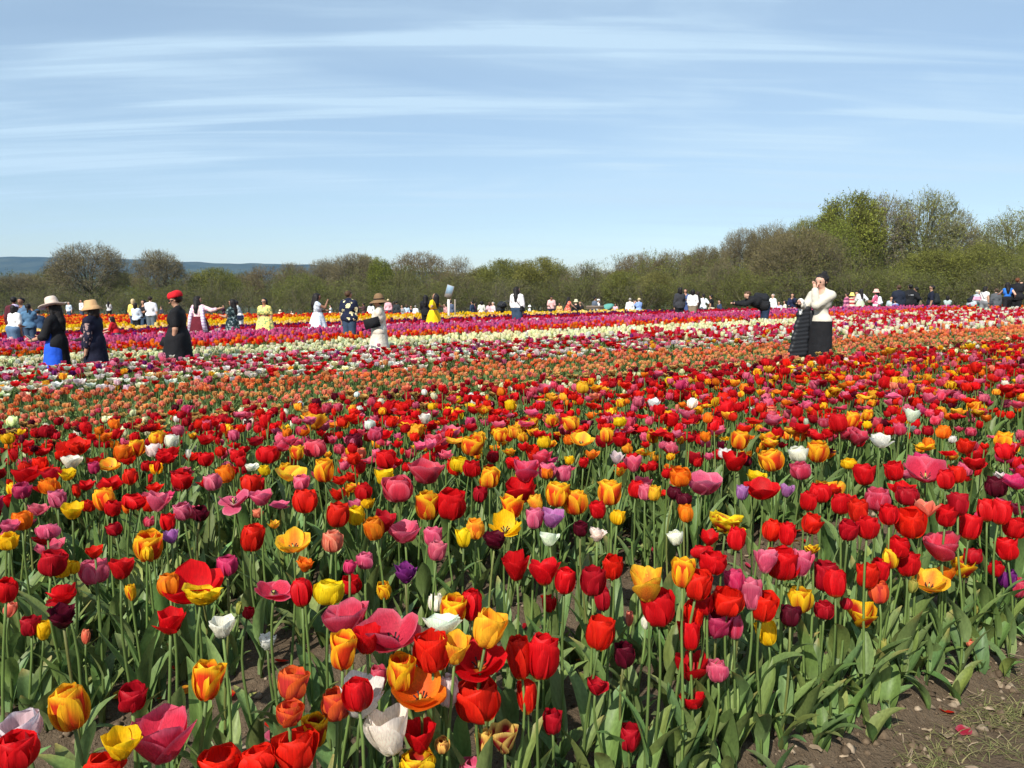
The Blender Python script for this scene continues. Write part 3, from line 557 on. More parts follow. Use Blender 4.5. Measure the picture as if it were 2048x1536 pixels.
# --- hand placed tulips of the foreground: kind x y width height form (pixels of the photograph)
HERO = """
bicolor 139 1416 70 96 cup *; bicolor 415 1361 65 82 cup *; blush 42 1462 84 70 cup *; red 32 1506 80 80 cup *; yellow 243 1490 66 62 open *; rose 322 1478 130 112 open *
scarlet 211 1530 66 46 cup; scarlet 442 1524 78 50 cup; scarlet 518 1521 66 54 cup; scarlet 591 1503 92 84 cup *; crimson 264 1397 52 54 cup *; salmon 585 1368 58 62 cup *; salmon 579 1428 52 50 cup
red 387 1170 118 84 wide *; yellow 404 1191 70 40 double *; orange 337 1170 38 46 cup; white 444 1255 46 44 open *; white 535 1282 34 38 double *; red 341 1244 54 52 open; rose 548 1179 66 60 flat *
hotpink 454 1132 38 40 cup *; red 243 1138 46 44 open; pink 189 1144 54 50 cup *; crimson 105 1127 46 52 cup; yellow 125 1138 36 36 cup *; yellow 148 1135 20 28 closed; red 13 1182 36 48 cup; red 126 1187 56 50 double
maroon 125 1234 48 50 double *; crimson 62 1252 36 40 cup; yellow 87 1262 26 40 bud *; coral 20 1220 22 30 bud; coral 172 1274 15 30 bud; greenbud 478 1217 12 25 bud; crimson 497 1226 20 24 cup; scarlet 190 1105 30 26 open
red 603 1185 38 56 closed; yellow 658 1186 56 50 cup *; red 702 1170 36 40 cup; hotpink 699 1134 26 28 cup; pink 730 1122 34 34 cup *; purple 811 1147 42 50 double *; redgold 768 1182 26 36 cup; orange 610 1129 32 46 double; white 871 1205 28 36 cup
bicolor 906 1220 50 60 cup; red 942 1211 40 62 closed; amber 977 1258 66 80 cup *; rose 693 1240 96 78 open; bicolor 686 1302 54 80 cup *; rose 781 1264 134 112 wide *; red 734 1280 62 76 open; scarlet 863 1305 72 86 cup; amber 910 1299 62 82 open
bicolor 803 1346 58 78 cup; white 884 1250 72 46 open; red 957 1317 112 88 wide *; scarlet 954 1402 90 92 cup *; scarlet 1039 1317 54 90 closed *; red 1084 1314 66 92 cup; scarlet 1054 1396 36 62 bud; white 722 1396 92 92 open *; red 715 1391 58 68 closed
salmon 673 1410 54 62 cup; rose 758 1358 30 50 bud; orange 840 1384 110 90 wide *; white 778 1463 98 106 open *; white 895 1381 46 72 closed; red 840 1474 70 78 open; redgold 834 1526 66 44 cup; flamed 1008 1478 54 60 open *; flamed 967 1487 32 52 cup; flamed 884 1493 26 32 bud
redgold 629 1463 56 72 cup *; pink 945 1536 48 30 cup; crimson 1105 1444 38 48 cup; red 1098 1208 26 34 cup; red 1032 1132 58 68 open *; red 1089 1144 60 56 open; red 1130 1163 36 52 closed *; crimson 1186 1163 46 58 cup *; scarlet 1225 1135 38 50 cup *
amber 1293 1170 68 80 open *; bicolor 1366 1145 44 60 cup *; red 1316 1217 74 78 cup *; scarlet 1395 1170 50 60 cup; red 1425 1126 50 46 cup; hotpink 1469 1162 36 46 cup; pink 1502 1188 42 62 cup *; pink 1532 1122 48 70 open; pink 1602 1125 52 72 open *; red 1565 1128 64 70 cup *
crimson 1205 1199 30 46 closed; scarlet 1200 1267 58 70 cup *; maroon 1249 1311 40 50 cup *; red 1379 1270 46 64 cup; hotpink 1432 1246 54 60 cup *; scarlet 1387 1232 40 56 cup; red 1407 1208 42 46 cup; scarlet 1455 1205 58 54 cup; rose 1469 1254 32 48 closed; scarlet 1527 1213 54 66 cup *
yellow 1532 1265 40 52 cup *; red 1384 1337 62 60 split *; red 1384 1402 50 36 open; pink 1435 1342 38 44 cup *; crimson 1192 1372 42 36 double *; crimson 1258 1475 44 52 cup *; white 1291 1246 16 26 bud; coral 1259 1238 14 30 bud; maroon 1581 1232 38 42 cup
crimson 1650 1153 50 64 cup *; red 1670 1166 40 56 cup; redgold 1603 1201 42 50 cup *; crimson 1648 1221 34 36 cup; redgold 1723 1230 56 54 open *; scarlet 1735 1152 40 50 cup *; red 1761 1141 34 46 cup; salmon 1757 1185 36 44 cup; red 1815 1128 42 50 cup; redgold 1781 1117 28 40 cup
amber 1859 1164 64 52 wide *; orange 1891 1148 36 34 open; redgold 1926 1135 44 44 open *; rose 1885 1095 72 64 open *; crimson 1946 1113 32 32 cup; purple 2015 1158 32 38 cup *; rose 2037 1176 26 40 cup; red 1992 1138 26 32 cup; red 2013 1098 40 46 cup; greenbud 1825 1173 16 28 bud *; greenbud 1609 1306 10 22 bud; coral 1940 1287 14 16 bud *; greenbud 1950 1221 10 18 bud; greenbud 1767 1296 16 36 bud; crimson 1692 1208 20 24 closed; redgold 1625 1097 28 22 double
yellow 17 1083 34 36 cup *; orange 44 1042 34 38 cup; pink 20 1054 34 26 open; pink 96 1063 42 32 cup; yellow 145 1023 40 34 open *; pink 115 998 30 36 cup; hotpink 44 982 34 32 cup; red 51 951 52 36 open *; crimson 103 952 34 32 open; white 143 924 36 28 open *; yellow 135 950 30 24 open; scarlet 147 893 56 46 wide; amber 219 931 38 38 wide *
orange 246 905 30 32 cup; bicolor 273 895 28 32 cup; white 308 900 27 28 cup *; white 343 882 25 26 cup; bicolor 316 876 30 28 cup; pink 357 861 22 22 cup; red 337 910 40 36 open; hotpink 188 936 20 24 cup; bicolor 208 999 36 46 cup *; red 226 1017 28 32 cup; red 265 1004 42 30 cup; pink 316 1003 42 42 open *; red 364 962 38 34 cup; pink 366 1023 34 36 cup; maroon 401 1028 30 30 cup *
red 335 1044 28 34 cup; mauve 343 1073 30 30 lily *; crimson 229 1059 28 26 cup; bicolor 296 1093 56 66 cup *; pink 465 993 62 70 flat *; scarlet 502 968 36 40 cup; pink 523 996 42 34 open; scarlet 504 1076 44 54 cup *; orange 451 948 32 36 cup; pink 425 965 32 34 cup; red 535 910 38 36 cup; amber 584 948 58 32 wide *; pink 603 965 32 30 cup; bicolor 595 905 28 30 cup; rose 630 897 46 36 cup
scarlet 610 1003 44 48 cup; scarlet 676 1030 42 50 cup *; coral 665 1083 38 44 cup; amber 586 1086 62 44 wide *; bicolor 649 941 36 48 cup; amber 629 842 48 34 open; red 530 842 20 28 cup; red 412 919 28 28 cup
yellow 712 1032 32 38 cup *; orange 748 1058 36 46 cup; crimson 768 1045 40 50 open; pink 809 1065 62 46 open *; pink 866 1073 36 38 cup; pink 874 1102 36 40 cup; yellow 927 1076 28 38 closed *; amber 951 1058 34 42 cup; yellow 1011 1051 60 42 wide *; bicolor 855 1011 46 58 cup *; red 902 1010 54 60 cup *; rose 796 979 54 52 cup *; yellow 768 953 36 36 open *; red 772 919 38 38 cup; rose 852 945 66 50 open; yellow 919 929 36 30 cup *
bicolor 980 955 36 42 cup; bicolor 944 893 44 38 cup; rose 1052 941 52 48 open *; crimson 960 989 28 32 cup; red 1042 982 58 52 open; bicolor 1025 1013 46 50 open *; bicolor 1115 989 42 50 cup; bicolor 1149 1005 44 50 cup *; bicolor 1219 986 44 50 cup *; pink 1069 1037 34 42 cup; mauve 1105 1037 42 40 open *; red 1196 1020 32 36 cup; yellow 1235 1035 28 30 cup; orange 1372 1027 28 36 cup; maroon 1348 986 26 26 cup; maroon 1368 999 28 26 cup *; red 1274 979 30 36 cup; pink 1290 985 24 32 cup; amber 1308 986 26 32 cup
maroon 1161 1059 28 30 cup; maroon 990 1081 44 38 double *; white 1098 1078 36 32 open *; white 1194 1068 32 32 double *; white 1351 1076 30 30 cup *; amber 1072 1006 28 34 cup; yellow 1088 885 24 24 cup *; amber 1163 880 46 24 wide *; bicolor 1213 870 26 30 cup; bicolor 1142 847 32 30 cup; pink 1267 928 34 34 lily; blush 1233 916 25 26 lily *; rose 1083 916 44 32 open; pink 1127 948 30 32 cup; white 1308 808 24 24 open; yellow 1240 844 26 20 cup; orange 1361 955 40 38 cup *; red 1342 840 26 28 cup
pink 1406 969 70 52 wide *; red 1524 980 62 52 wide *; bicolor 1543 921 44 44 cup *; bicolor 1480 880 34 38 cup; white 1597 909 36 32 cup *; white 1762 882 40 30 open *; white 1824 831 28 30 open *; bicolor 1635 904 40 42 cup; red 1469 923 46 42 open; yellow 1512 954 36 26 open; red 1728 949 40 44 cup; red 1788 942 34 40 cup; rose 1851 942 74 48 wide *; red 1892 959 32 40 cup; scarlet 1914 949 28 34 cup; rose 1602 942 36 36 cup
red 1641 986 38 40 cup; red 1617 1003 32 38 cup; red 1682 1008 34 42 cup; scarlet 1716 1022 36 46 cup *; rose 1755 1000 44 46 cup *; red 1735 1056 40 46 cup; crimson 1697 1061 36 42 cup; red 1778 1030 34 42 closed; scarlet 1820 1047 60 64 cup *; crimson 1815 993 40 38 cup; coral 1851 1017 42 40 lily *; red 1892 1032 36 44 cup; crimson 1917 1008 38 46 cup; red 1974 1020 34 46 cup; red 2001 1024 34 50 cup; red 2030 1056 38 42 cup; red 1940 1053 40 52 cup
scarlet 1623 1048 38 42 cup; scarlet 1544 1061 36 44 cup; red 1575 1068 30 46 cup; redgold 1452 1047 64 44 double *; red 1418 1078 36 42 split; red 1473 1078 32 46 cup; red 1797 1095 38 42 cup; red 1817 1126 40 44 cup; yellow 1698 928 28 22 cup *; mauve 1573 981 26 28 lily *; mauve 1484 985 22 30 cup; red 1677 846 32 36 cup; bicolor 1704 840 26 32 cup; rose 1716 874 38 32 open
red 1405 1105 40 30 cup; red 1240 880 26 28 cup; white 850 838 22 22 open; white 740 850 20 20 cup; bicolor 1000 870 28 28 cup; yellow 1020 810 20 22 cup; amber 1165 775 24 24 cup
"""
WORD = dict(red='red', crimson='dark crimson', scarlet='bright scarlet', orange='orange red', salmon='salmon orange', bicolor='yellow and red flamed', amber='amber orange', yellow='yellow', pink='pink', hotpink='magenta pink',
 rose='rose red', white='white', cream='cream', purple='purple', mauve='pale mauve', maroon='maroon', redgold='red and yellow edged', flamed='cream and maroon striped', coral='coral', blush='blush white', greenbud='green')
SHAPE = dict(bud='closed bud', closed='egg shaped', cup='cup shaped', open='flared', wide='wide open', flat='fully opened', lily='pointed', split='split open', double='ruffled double')
FL = []
for row in HERO.strip().split('\n'):
    for it in row.split(';'):
        q = it.split()
        if len(q) >= 6: FL.append(dict(kind=q[0], x=float(q[1]), y=float(q[2]), w=float(q[3]) * (1.12 if float(q[4]) < 64 else 1.0), h=float(q[4]) * (1.08 if float(q[4]) < 64 else 1.0), op=q[5], a=len(q) > 6))
INBED = lambda p, m=0: any(a - m <= p <= b + m for a, b in BEDS)
def place_hero(f):
    """where a flower seen at its pixel stands: flower centre P and the foot of its stem B"""
    big = f['h'] > 70 and f['y'] > 1200
    hs = [.74, .70, .66, .78, .62, .58, .54, .50, .46, .42, .38, .34, .30, .26, .2, .15] if not f['op'] == 'bud' else [.5, .46, .56, .42, .38, .6, .34, .30, .26, .2, .15, .1]
    if f['y'] > 1150 and (f['w'] + f['h']) / 2 < 44 and f['op'] != 'bud': hs = [.52, .48, .44, .56, .40, .60, .36, .32, .28, .22, .16]
    best = None
    for h in hs:
        P = gpt(f['x'], f['y'], h); p = P[:2] @ RN
        if INBED(p, -.04): best = (P, p); break
    if best is None: P = gpt(f['x'], f['y'], hs[0]); best = (P, P[:2] @ RN)
    P, p = best; t = p
    lo, hi = min(BEDS, key=lambda b: 0 if b[0] <= p <= b[1] else min(abs(p - b[0]), abs(p - b[1])))
    t = min(max(p, lo + .05), hi - .05)
    r = RNG
    B = P[:2] + RN * (t - p) + r.normal(size=2) * .022
    return P, np.array([B[0], B[1], float(gz(B[0], B[1])) - .01])
TAKEN = []
STEM_V = []
def build_tulip(f, rr):
    P, B = place_hero(f); Zd = (P - CAM) @ FW; el = math.asin(-(P - CAM)[2] / np.linalg.norm(P - CAM))
    wm = f['w'] * Zd / F; hm = f['h'] * Zd / F
    hm_obj = max((hm - .42 * wm * math.sin(el)) / math.cos(el), .5 * wm if f['op'] not in ('wide', 'flat') else .25 * wm)
    root = empty('tulip', B); f['root'] = root; f['P'] = P
    pr = P - B
    dbl = f['op'] == 'double'; op = 'open' if dbl else f['op']
    nu, nv = (9, 11) if f['h'] > 55 else (7, 8)
    flm = FLAME.get(f['kind'], 1.0)
    ps = petal_set(op, rr, nu, nv, flm, dbl)
    az = rr.uniform(0, 6.28)
    allv = np.concatenate([v for v, _ in ps]); ext = np.ptp(allv, axis=0); sx = wm / ((ext[0] + ext[1]) / 2); sz = hm_obj / ext[2]; sz = min(max(sz, sx * .55), sx * 1.9)
    Hf = ext[2] * sz
    ax = np.array([rr.normal() * .10, rr.normal() * .10, 1.0]); lean = pr[:2] * .25; ax[:2] += lean
    if op in ('wide', 'flat'): ax[:2] += -P[:2] / np.linalg.norm(P[:2]) * .30
    ax /= np.linalg.norm(ax)
    xa = np.cross([0, 1, 0], ax); xa /= np.linalg.norm(xa); ya = np.cross(ax, xa); RM = np.stack([xa, ya, ax], 1)
    base = pr - ax * Hf * .5
    K = np.array(KIND[f['kind']]); jit = np.exp(rr.normal(size=3) * .05)
    for V, W in ps:
        Vp = rotz(V * [sx, sx, sz], az) @ RM.T + base
        j2 = np.exp(rr.normal() * .05)
        mk('petal', Vp, grid_q(nu, nv), M_PETAL, root, C=(W @ K) * jit * j2)
    if op in ('open', 'wide', 'flat', 'split'):
        mb = MB(); c0 = np.array([0, 0, .02 * Hf]); mb.tube([base, base + ax * Hf * .38], [.0045, .003], 6, (.45, .48, .12))
        for q in range(6):
            d = rotz(np.array([[1., 0, 1.6]]), q * 1.047)[0] @ RM.T; d /= np.linalg.norm(d)
            mb.tube([base, base + d * Hf * .2, base + d * Hf * .42], [.0012, .0012, .0024], 4, (.03, .015, .02))
        mb.build('pistil', M_LEAF, root, col=True)
    # stem
    k = np.linspace(0, 1, 8)[:, None]; c1 = np.array([0, 0, base[2] * .55]) + np.array([*(rr.normal(size=2) * .012), 0]); c2 = base - ax * base[2] * .35
    pts = (1 - k) ** 3 * np.zeros(3) + 3 * k * (1 - k) ** 2 * c1 + 3 * k ** 2 * (1 - k) * c2 + k ** 3 * (base + ax * .004)
    V, Q, T = tube(pts, np.linspace(.0048, .0036, 8), 6); sc = np.array(STEM) * rr.uniform(.75, 1.2) + ([.03, -.02, 0] if f['kind'] in ('maroon', 'purple', 'hotpink') else [0, 0, 0])
    mk('stem', V, Q, M_LEAF, root, C=np.broadcast_to(sc, V.shape), T=T)
    nl = 3 if f['y'] > 1000 else 2
    a0 = rr.uniform(0, 6.28)
    for q in range(nl):
        ln = rr.uniform(.15, .27) * min(1, base[2] / .40); V = leafv(rr, ln, rr.uniform(.020, .034), rr.uniform(4, 16), rr.uniform(20, 75))
        V = rotz(V, a0 + q * 2.2 + rr.normal() * .4); hb_ = base[2] * (.03 + .13 * q)
        at = pts[0] + (pts[2] - pts[0]) * min(1, hb_ / max(pts[2][2], .05))
        lc = np.array(LEAF) * rr.uniform(.75, 1.35) * np.array([rr.uniform(.85, 1.25), 1, rr.uniform(.8, 1.15)])
        mk('leaf', V + at, grid_q(5, 8), M_LEAF, root, C=leafc(5, 8, lc, rr))
    TAKEN.append((f['x'], f['y'], f['w'], f['h'], Zd)); STEM_V.append(B[:2])
rr = np.random.default_rng(11)
# a few dozen more of the largest flowers between them, so that the nearest rows read as single plants
for f in FL: build_tulip(f, rr)
TX = np.array([t[:4] for t in TAKEN])
mixk = ['red'] * 9 + ['scarlet'] * 6 + ['crimson'] * 5 + ['pink'] * 6 + ['hotpink'] * 2 + ['bicolor'] * 5 + ['orange'] * 3 + ['rose'] * 4 + ['amber'] * 2 + ['yellow'] * 2 + ['white'] * 1 + ['maroon'] + ['coral', 'redgold', 'red', 'red', 'scarlet', 'orange']
extra = 0
while extra < 300 - len(FL):
    x = random.uniform(10, 2040); y = random.uniform(835, 960) if random.random() < .8 else random.uniform(960, 1090)
    P = gpt(x, y, .68); p = P[:2] @ RN
    if not INBED(p, -.05) or p > 5.7: continue
    Z = (P - CAM) @ FW; w_ = .056 * F / Z * random.uniform(.75, 1.05); h_ = w_ * random.uniform(1.05, 1.3)
    d = np.abs(TX[:, 0] - x) / (TX[:, 2] + w_) * 2; e = np.abs(TX[:, 1] - y) / (TX[:, 3] + h_) * 2
    if np.min(np.maximum(d, e)) < .8: continue
    f = dict(kind=random.choice(mixk), x=x, y=y, w=w_, h=h_, op=random.choice(['cup', 'cup', 'cup', 'open', 'closed']), a=False)
    FL.append(f); build_tulip(f, rr); TX = np.array([t[:4] for t in TAKEN]); extra += 1
# --- labels: what it looks like and where it stands beside the tulips that stand out
AN = [f for f in FL if f['a']]
import collections
def short(f): return f"{WORD[f['kind']]} {SHAPE[f['op']]} tulip"
def third(f):
    hx = 'left' if f['x'] < 680 else 'right' if f['x'] > 1370 else 'middle'
    vy = 'front' if f['y'] > 1200 else 'near' if f['y'] > 1020 else 'further back'
    return hx, vy
def side(f, g):
    dx, dy = f['x'] - g['x'], f['y'] - g['y']
    if abs(dx) > 2.2 * abs(dy): return 'left of' if dx < 0 else 'right of'
    if abs(dy) > 2.2 * abs(dx): return 'behind' if dy < 0 else 'in front of'
    return ('behind and ' if dy < 0 else 'in front and ') + ('left of' if dx < 0 else 'right of')
EDGE = dict(left='on the left', right='on the right', middle='in the middle')
cnt = collections.Counter((short(f), third(f)) for f in AN)
seen = set(); an_name = {}
order = ['leftmost', 'second from left', 'third from left', 'fourth from left', 'fifth from left']
grp = collections.defaultdict(list)
for f in AN: grp[(short(f), third(f))].append(f)
for (s, (hx_, vy_)), fs in grp.items():
    fs.sort(key=lambda f: f['x'])
    for q, f in enumerate(fs):
        where = {'front': 'in the front row', 'near': 'in the near rows', 'further back': 'further back'}[vy_]
        o_ = '' if len(fs) == 1 else (order[q] + ' ')
        f['lab'] = f"{o_}{s} {where}, {hx_} third"; f['short'] = s
ASET = collections.Counter(f['short'] for f in AN)
# neighbours that carry a look of their own serve as landmarks
for f in FL:
    if f['a']: continue
    c = sorted(AN, key=lambda g: math.hypot(f['x'] - g['x'], (f['y'] - g['y']) * 1.6) * (1 if ASET[g['short']] < 3 else 1.35))
    f['cand'] = c[:24]
used = collections.Counter(f['lab'] for f in AN)
for f in FL:
    if f['a']: continue
    done = False
    for ord_ in ('', 'second ', 'third ', 'fourth ', 'fifth ', 'sixth '):
        for g in f['cand']:
            hx_, vy_ = third(g)
            s = f"{ord_}{short(f)} {side(f, g)} the {g['short']} {'on the ' + hx_ if hx_ != 'middle' else 'in the middle'}"
            if len(s.split()) > 16: continue
            if not used[s]: used[s] = 1; f['lab'] = s; done = True; break
        if done: break
    if not done: f['lab'] = f"small {short(f)} crowded between others {EDGE[third(f)[0]]}"
for f in FL: tag(f['root'], f['lab'], 'tulip', 'tulips of the mixed bed in front')

# --- the mass of tulips behind them, row by row
def cup_proto(r, lod, op, flame):
    """V, W (weights of base, body, edge, stem, leaf), quads, material index; stem foot at the origin, 1 unit = 1 m"""
    Vs, Ws, Qs, Ms, n = [], [], [], [], 0
    H = .50; fh = .068
    def put(V, W, Q, m):
        nonlocal n
        Vs.append(V); Ws.append(W); Qs.append(Q + n); Ms.append(np.full(len(Q), m)); n += len(V)
    nu, nv = ((5, 5) if lod == 0 else (3, 4))
    if lod < 2:
        ps = petal_set(op, r, nu, nv, flame)
        a = np.concatenate([v for v, _ in ps]); s = {'open': .075, 'wide': .078, 'flat': .08, 'bud': .024, 'lily': .055, 'closed': .046}.get(op, .052) / np.ptp(a[:, 0])
        for V, W in ps:
            V = V * s; W5 = np.concatenate([W, np.zeros((len(W), 2))], 1); put(V + [0, 0, H], W5, grid_q(nu, nv), 0)
    else:
        an = np.arange(6) * math.pi / 3; op_ = {'open': 1.25, 'wide': 1.5}.get(op, .92)
        rg = [(.008, 0, 0), (.026, .022, 0), (.024 * op_, .052, .012)]; V = []; W = []
        for q, (ra, z, zg) in enumerate(rg):
            for k, a in enumerate(an):
                V.append((ra * math.cos(a), ra * math.sin(a), H + z + (zg if k % 2 else -zg * .2)))
                W.append([(1, 0, 0, 0, 0), (0, .9, .1, 0, 0), (0, .9 * (flame >= 1) + .1, 1 - (.9 * (flame >= 1) + .1), 0, 0)][q])
        Q = [(q * 6 + k, q * 6 + (k + 1) % 6, q * 6 + 6 + (k + 1) % 6, q * 6 + 6 + k) for q in range(2) for k in range(6)]
        put(np.array(V) * [1.12, 1.12, 1.12] - [0, 0, H * .12], np.array(W, float), np.array(Q), 0)
    ns = 2 if lod == 0 else 1
    pts = np.array([[0, 0, -.03], [r.normal() * .01, r.normal() * .01, H * .5], [0, 0, H + .004]])
    if lod == 2: V = np.array([[-.004, 0, 0], [.004, 0, 0], [.004, 0, H], [-.004, 0, H]]); put(V, np.tile([0, 0, 0, 1, 0], (4, 1)).astype(float), np.array([[0, 1, 2, 3]]), 1)
    else:
        V, Q, _ = tube(pts if lod == 0 else pts[[0, 2]], .0042, 4 if lod == 0 else 3, False); put(V, np.tile([0, 0, 0, 1, 0], (len(V), 1)).astype(float), Q, 1)
    a0 = r.uniform(0, 6.28)
    for q in range({0: 3, 1: 3, 2: 2}[lod]):
        nv_, nu_ = {0: (6, 3), 1: (4, 3), 2: (3, 2)}[lod]
        V = leafv(r, r.uniform(.24, .36), r.uniform(.018, .03) * (1.25 if lod == 2 else 1), r.uniform(3, 14), r.uniform(15, 60), nv_, nu_)
        V = rotz(V, a0 + q * 2.3) + [0, 0, .02 + .05 * q]
        W5 = np.tile([0, 0, 0, 0, 1.], (len(V), 1)); put(V, W5, grid_q(nu_, nv_), 1)
    return np.concatenate(Vs), np.concatenate(Ws), np.concatenate(Qs), np.concatenate(Ms)
PR = {}
def cp(lod, op, fl):
    k = (lod, op, fl < 1)
    if k not in PR: r = np.random.default_rng(hash((lod, len(op), fl < 1)) % 1000); PR[k] = [cup_proto(r, lod, op, fl) for _ in range(4)]
    return PR[k]
class Field:
    def __init__(s): s.V = []; s.Q = []; s.C = []; s.M = []; s.n = 0
    def add(s, xy, kind, op, lod, hgt, size, r, flower=True):
        """many tulips of one kind at xy"""
        if not len(xy): return
        K = np.array(list(KIND[kind]) + [STEM, LEAF])
        for q, (V, W, Q, M) in enumerate(cp(lod, op, FLAME.get(kind, 1.0))):
            sel = xy[q::4]; n = len(sel)
            if not n: continue
            a = r.uniform(0, 6.28, n); c, s_ = np.cos(a), np.sin(a); hs = hgt[q::4] / .55; sz = size[q::4]
            Vz = V[:, 2][None] * hs[:, None]; isf = (W[:, :3].sum(1) > .5)
            # the flower keeps its own size, stem and leaves stretch with the height
            fz = (V[:, 2][None] - .5) * sz[:, None] + .5 * hs[:, None]; zz2 = np.where(isf[None], fz, Vz)
            lat = np.where(isf[None], sz[:, None], .9 + .15 * hs[:, None] - .05)
            x = V[:, 0][None] * lat; y = V[:, 1][None] * lat
            lean = r.normal(size=(n, 2)) * .09
            X_ = x * c[:, None] - y * s_[:, None] + lean[:, :1] * zz2; Y_ = x * s_[:, None] + y * c[:, None] + lean[:, 1:] * zz2
            g = gz(sel[:, 0], sel[:, 1])
            s.V.append(np.stack([X_ + sel[:, :1], Y_ + sel[:, 1:], zz2 + g[:, None]], -1).reshape(-1, 3).astype(np.float32))
            jit = np.exp(r.normal(size=(n, 1, 1)) * .10) * np.exp(r.normal(size=(n, 1, 3)) * .05)
            s.C.append(((W @ K)[None] * jit).reshape(-1, 3).astype(np.float32))
            s.Q.append((Q[None] + (np.arange(n) * len(V))[:, None, None] + s.n).reshape(-1, 4).astype(np.int32)); s.M.append(np.tile(M, n)); s.n += n * len(V)
    def build(s, name, label):
        if not s.V: return
        o = mk(name, np.concatenate(s.V), np.concatenate(s.Q), [M_PETAL, M_LEAF], C=np.concatenate(s.C), MI=np.concatenate(s.M)); return tag(o, label, kind='stuff')
FEET = []      # where people stand, filled below before the rows are planted
# ------------------------------------------------------------------ people: one smooth surface grown round a posed skeleton
def snet(prims, h, cut=None):
    """surface of smoothly joined round cones (a, b, ra, rb, k) on a grid of step h -> V, quads"""
    A_ = np.array([p[0] for p in prims]); B_ = np.array([p[1] for p in prims]); rm = max(max(p[2], p[3]) for p in prims)
    lo = np.minimum(A_, B_).min(0) - rm - 2.5 * h; hi = np.maximum(A_, B_).max(0) + rm + 2.5 * h
    n = np.ceil((hi - lo) / h).astype(int) + 1
    D = np.full(n, .5, np.float32); ax = [lo[i] + h * np.arange(n[i]) for i in range(3)]
    for a, b, ra, rb, k in prims:
        a = np.asarray(a, float); b = np.asarray(b, float); m = max(ra, rb) + k + 2 * h
        i0 = np.maximum(((np.minimum(a, b) - m - lo) / h).astype(int), 0); i1 = np.minimum(((np.maximum(a, b) + m - lo) / h).astype(int) + 2, n)
        g = np.stack(np.meshgrid(*[ax[i][i0[i]:i1[i]] for i in range(3)], indexing='ij'), -1)
        ba = b - a; L2 = ba @ ba + 1e-12; t = np.clip((g - a) @ ba / L2, 0, 1)
        d = np.linalg.norm(g - a - t[..., None] * ba, axis=-1) - (ra + (rb - ra) * t)
        s = D[i0[0]:i1[0], i0[1]:i1[1], i0[2]:i1[2]]
        kk = np.maximum(k - np.abs(s - d), 0) / max(k, 1e-6); s[...] = np.minimum(s, d) - kk * kk * k * .25
    if cut is not None:
        g = np.stack(np.meshgrid(*ax, indexing='ij'), -1); D = np.maximum(D, cut(g).astype(np.float32))
    ins = D < 0
    c8 = [(i, j, k) for i in (0, 1) for j in (0, 1) for k in (0, 1)]
    sl = lambda M, o: M[o[0]:M.shape[0] - 1 + o[0], o[1]:M.shape[1] - 1 + o[1], o[2]:M.shape[2] - 1 + o[2]]
    cnt = sum(sl(ins, o).astype(np.int8) for o in c8); act = (cnt > 0) & (cnt < 8)
    I = np.argwhere(act)
    if not len(I): return np.zeros((0, 3)), np.zeros((0, 4), int)
    idx = np.full(act.shape, -1, np.int32); idx[act] = np.arange(len(I))
    vals = {o: D[I[:, 0] + o[0], I[:, 1] + o[1], I[:, 2] + o[2]] for o in c8}
    S = np.zeros((len(I), 3)); Nn = np.zeros(len(I))
    for o in c8:
        for d in range(3):
            if o[d]: continue
            q = list(o); q[d] = 1; q = tuple(q); va, vb = vals[o], vals[q]; m = (va < 0) != (vb < 0)
            t = np.where(m, va / np.where(m, va - vb, 1), 0); P = np.tile(np.array(o, float), (len(I), 1)); P[:, d] = t
            S += P * m[:, None]; Nn += m
    V = lo + h * (I + S / Nn[:, None])
    Qs = []
    for d in range(3):
        u, v = (d + 1) % 3, (d + 2) % 3
        s0 = [slice(None)] * 3; s1 = [slice(None)] * 3; s0[d] = slice(0, -1); s1[d] = slice(1, None)
        m = ins[tuple(s0)] != ins[tuple(s1)]; E_ = np.argwhere(m)
        E_ = E_[(E_[:, u] > 0) & (E_[:, v] > 0) & (E_[:, u] < n[u] - 1) & (E_[:, v] < n[v] - 1)]
        inn = ins[E_[:, 0], E_[:, 1], E_[:, 2]]
        def at(du, dv):
            q = E_.copy(); q[:, u] -= du; q[:, v] -= dv; return idx[q[:, 0], q[:, 1], q[:, 2]]
        q = np.stack([at(1, 1), at(0, 1), at(0, 0), at(1, 0)], -1); q[~inn] = q[~inn][:, ::-1]; Qs.append(q)
    Q = np.concatenate(Qs); return V, Q[(Q >= 0).all(1)]
def nrm(v): v = np.asarray(v, float); return v / (np.linalg.norm(v) + 1e-9)
def lathe(prof, n=20, ex=1.0):
    a = np.arange(n) * 2 * math.pi / n; V = np.array([(r * math.cos(q), r * math.sin(q) * ex, z) for r, z in prof for q in a])
    k = len(prof); Q = [(i * n + j, i * n + (j + 1) % n, (i + 1) * n + (j + 1) % n, (i + 1) * n + j) for i in range(k - 1) for j in range(n)]
    return V, np.array(Q)
ARM = dict(down=(.035, .02, -.33), phone=(-.07, .22, -.13), eye=(-.07, .2, .05), reach=(.02, .32, .02), side=(.27, -.12, -.10), fold=(-.17, .12, -.13), mouth=(-.105, .115, .055), front=(-.02, .19, -.2),
           hip=(.08, .02, -.22), low=(-.02, .14, -.27), up=(.02, .10, .22), back=(.02, -.14, -.28), hold=(-.03, .17, -.17))
SKN = dict(pale=(.62, .36, .26), tan=(.44, .235, .15), brown=(.26, .125, .075), dark=(.13, .062, .04))
HAIR = dict(black=(.012, .010, .010), dark=(.025, .016, .012), brown=(.07, .038, .02), blond=(.52, .40, .22), grey=(.30, .28, .26), red=(.12, .04, .015))
PEOPLE = []
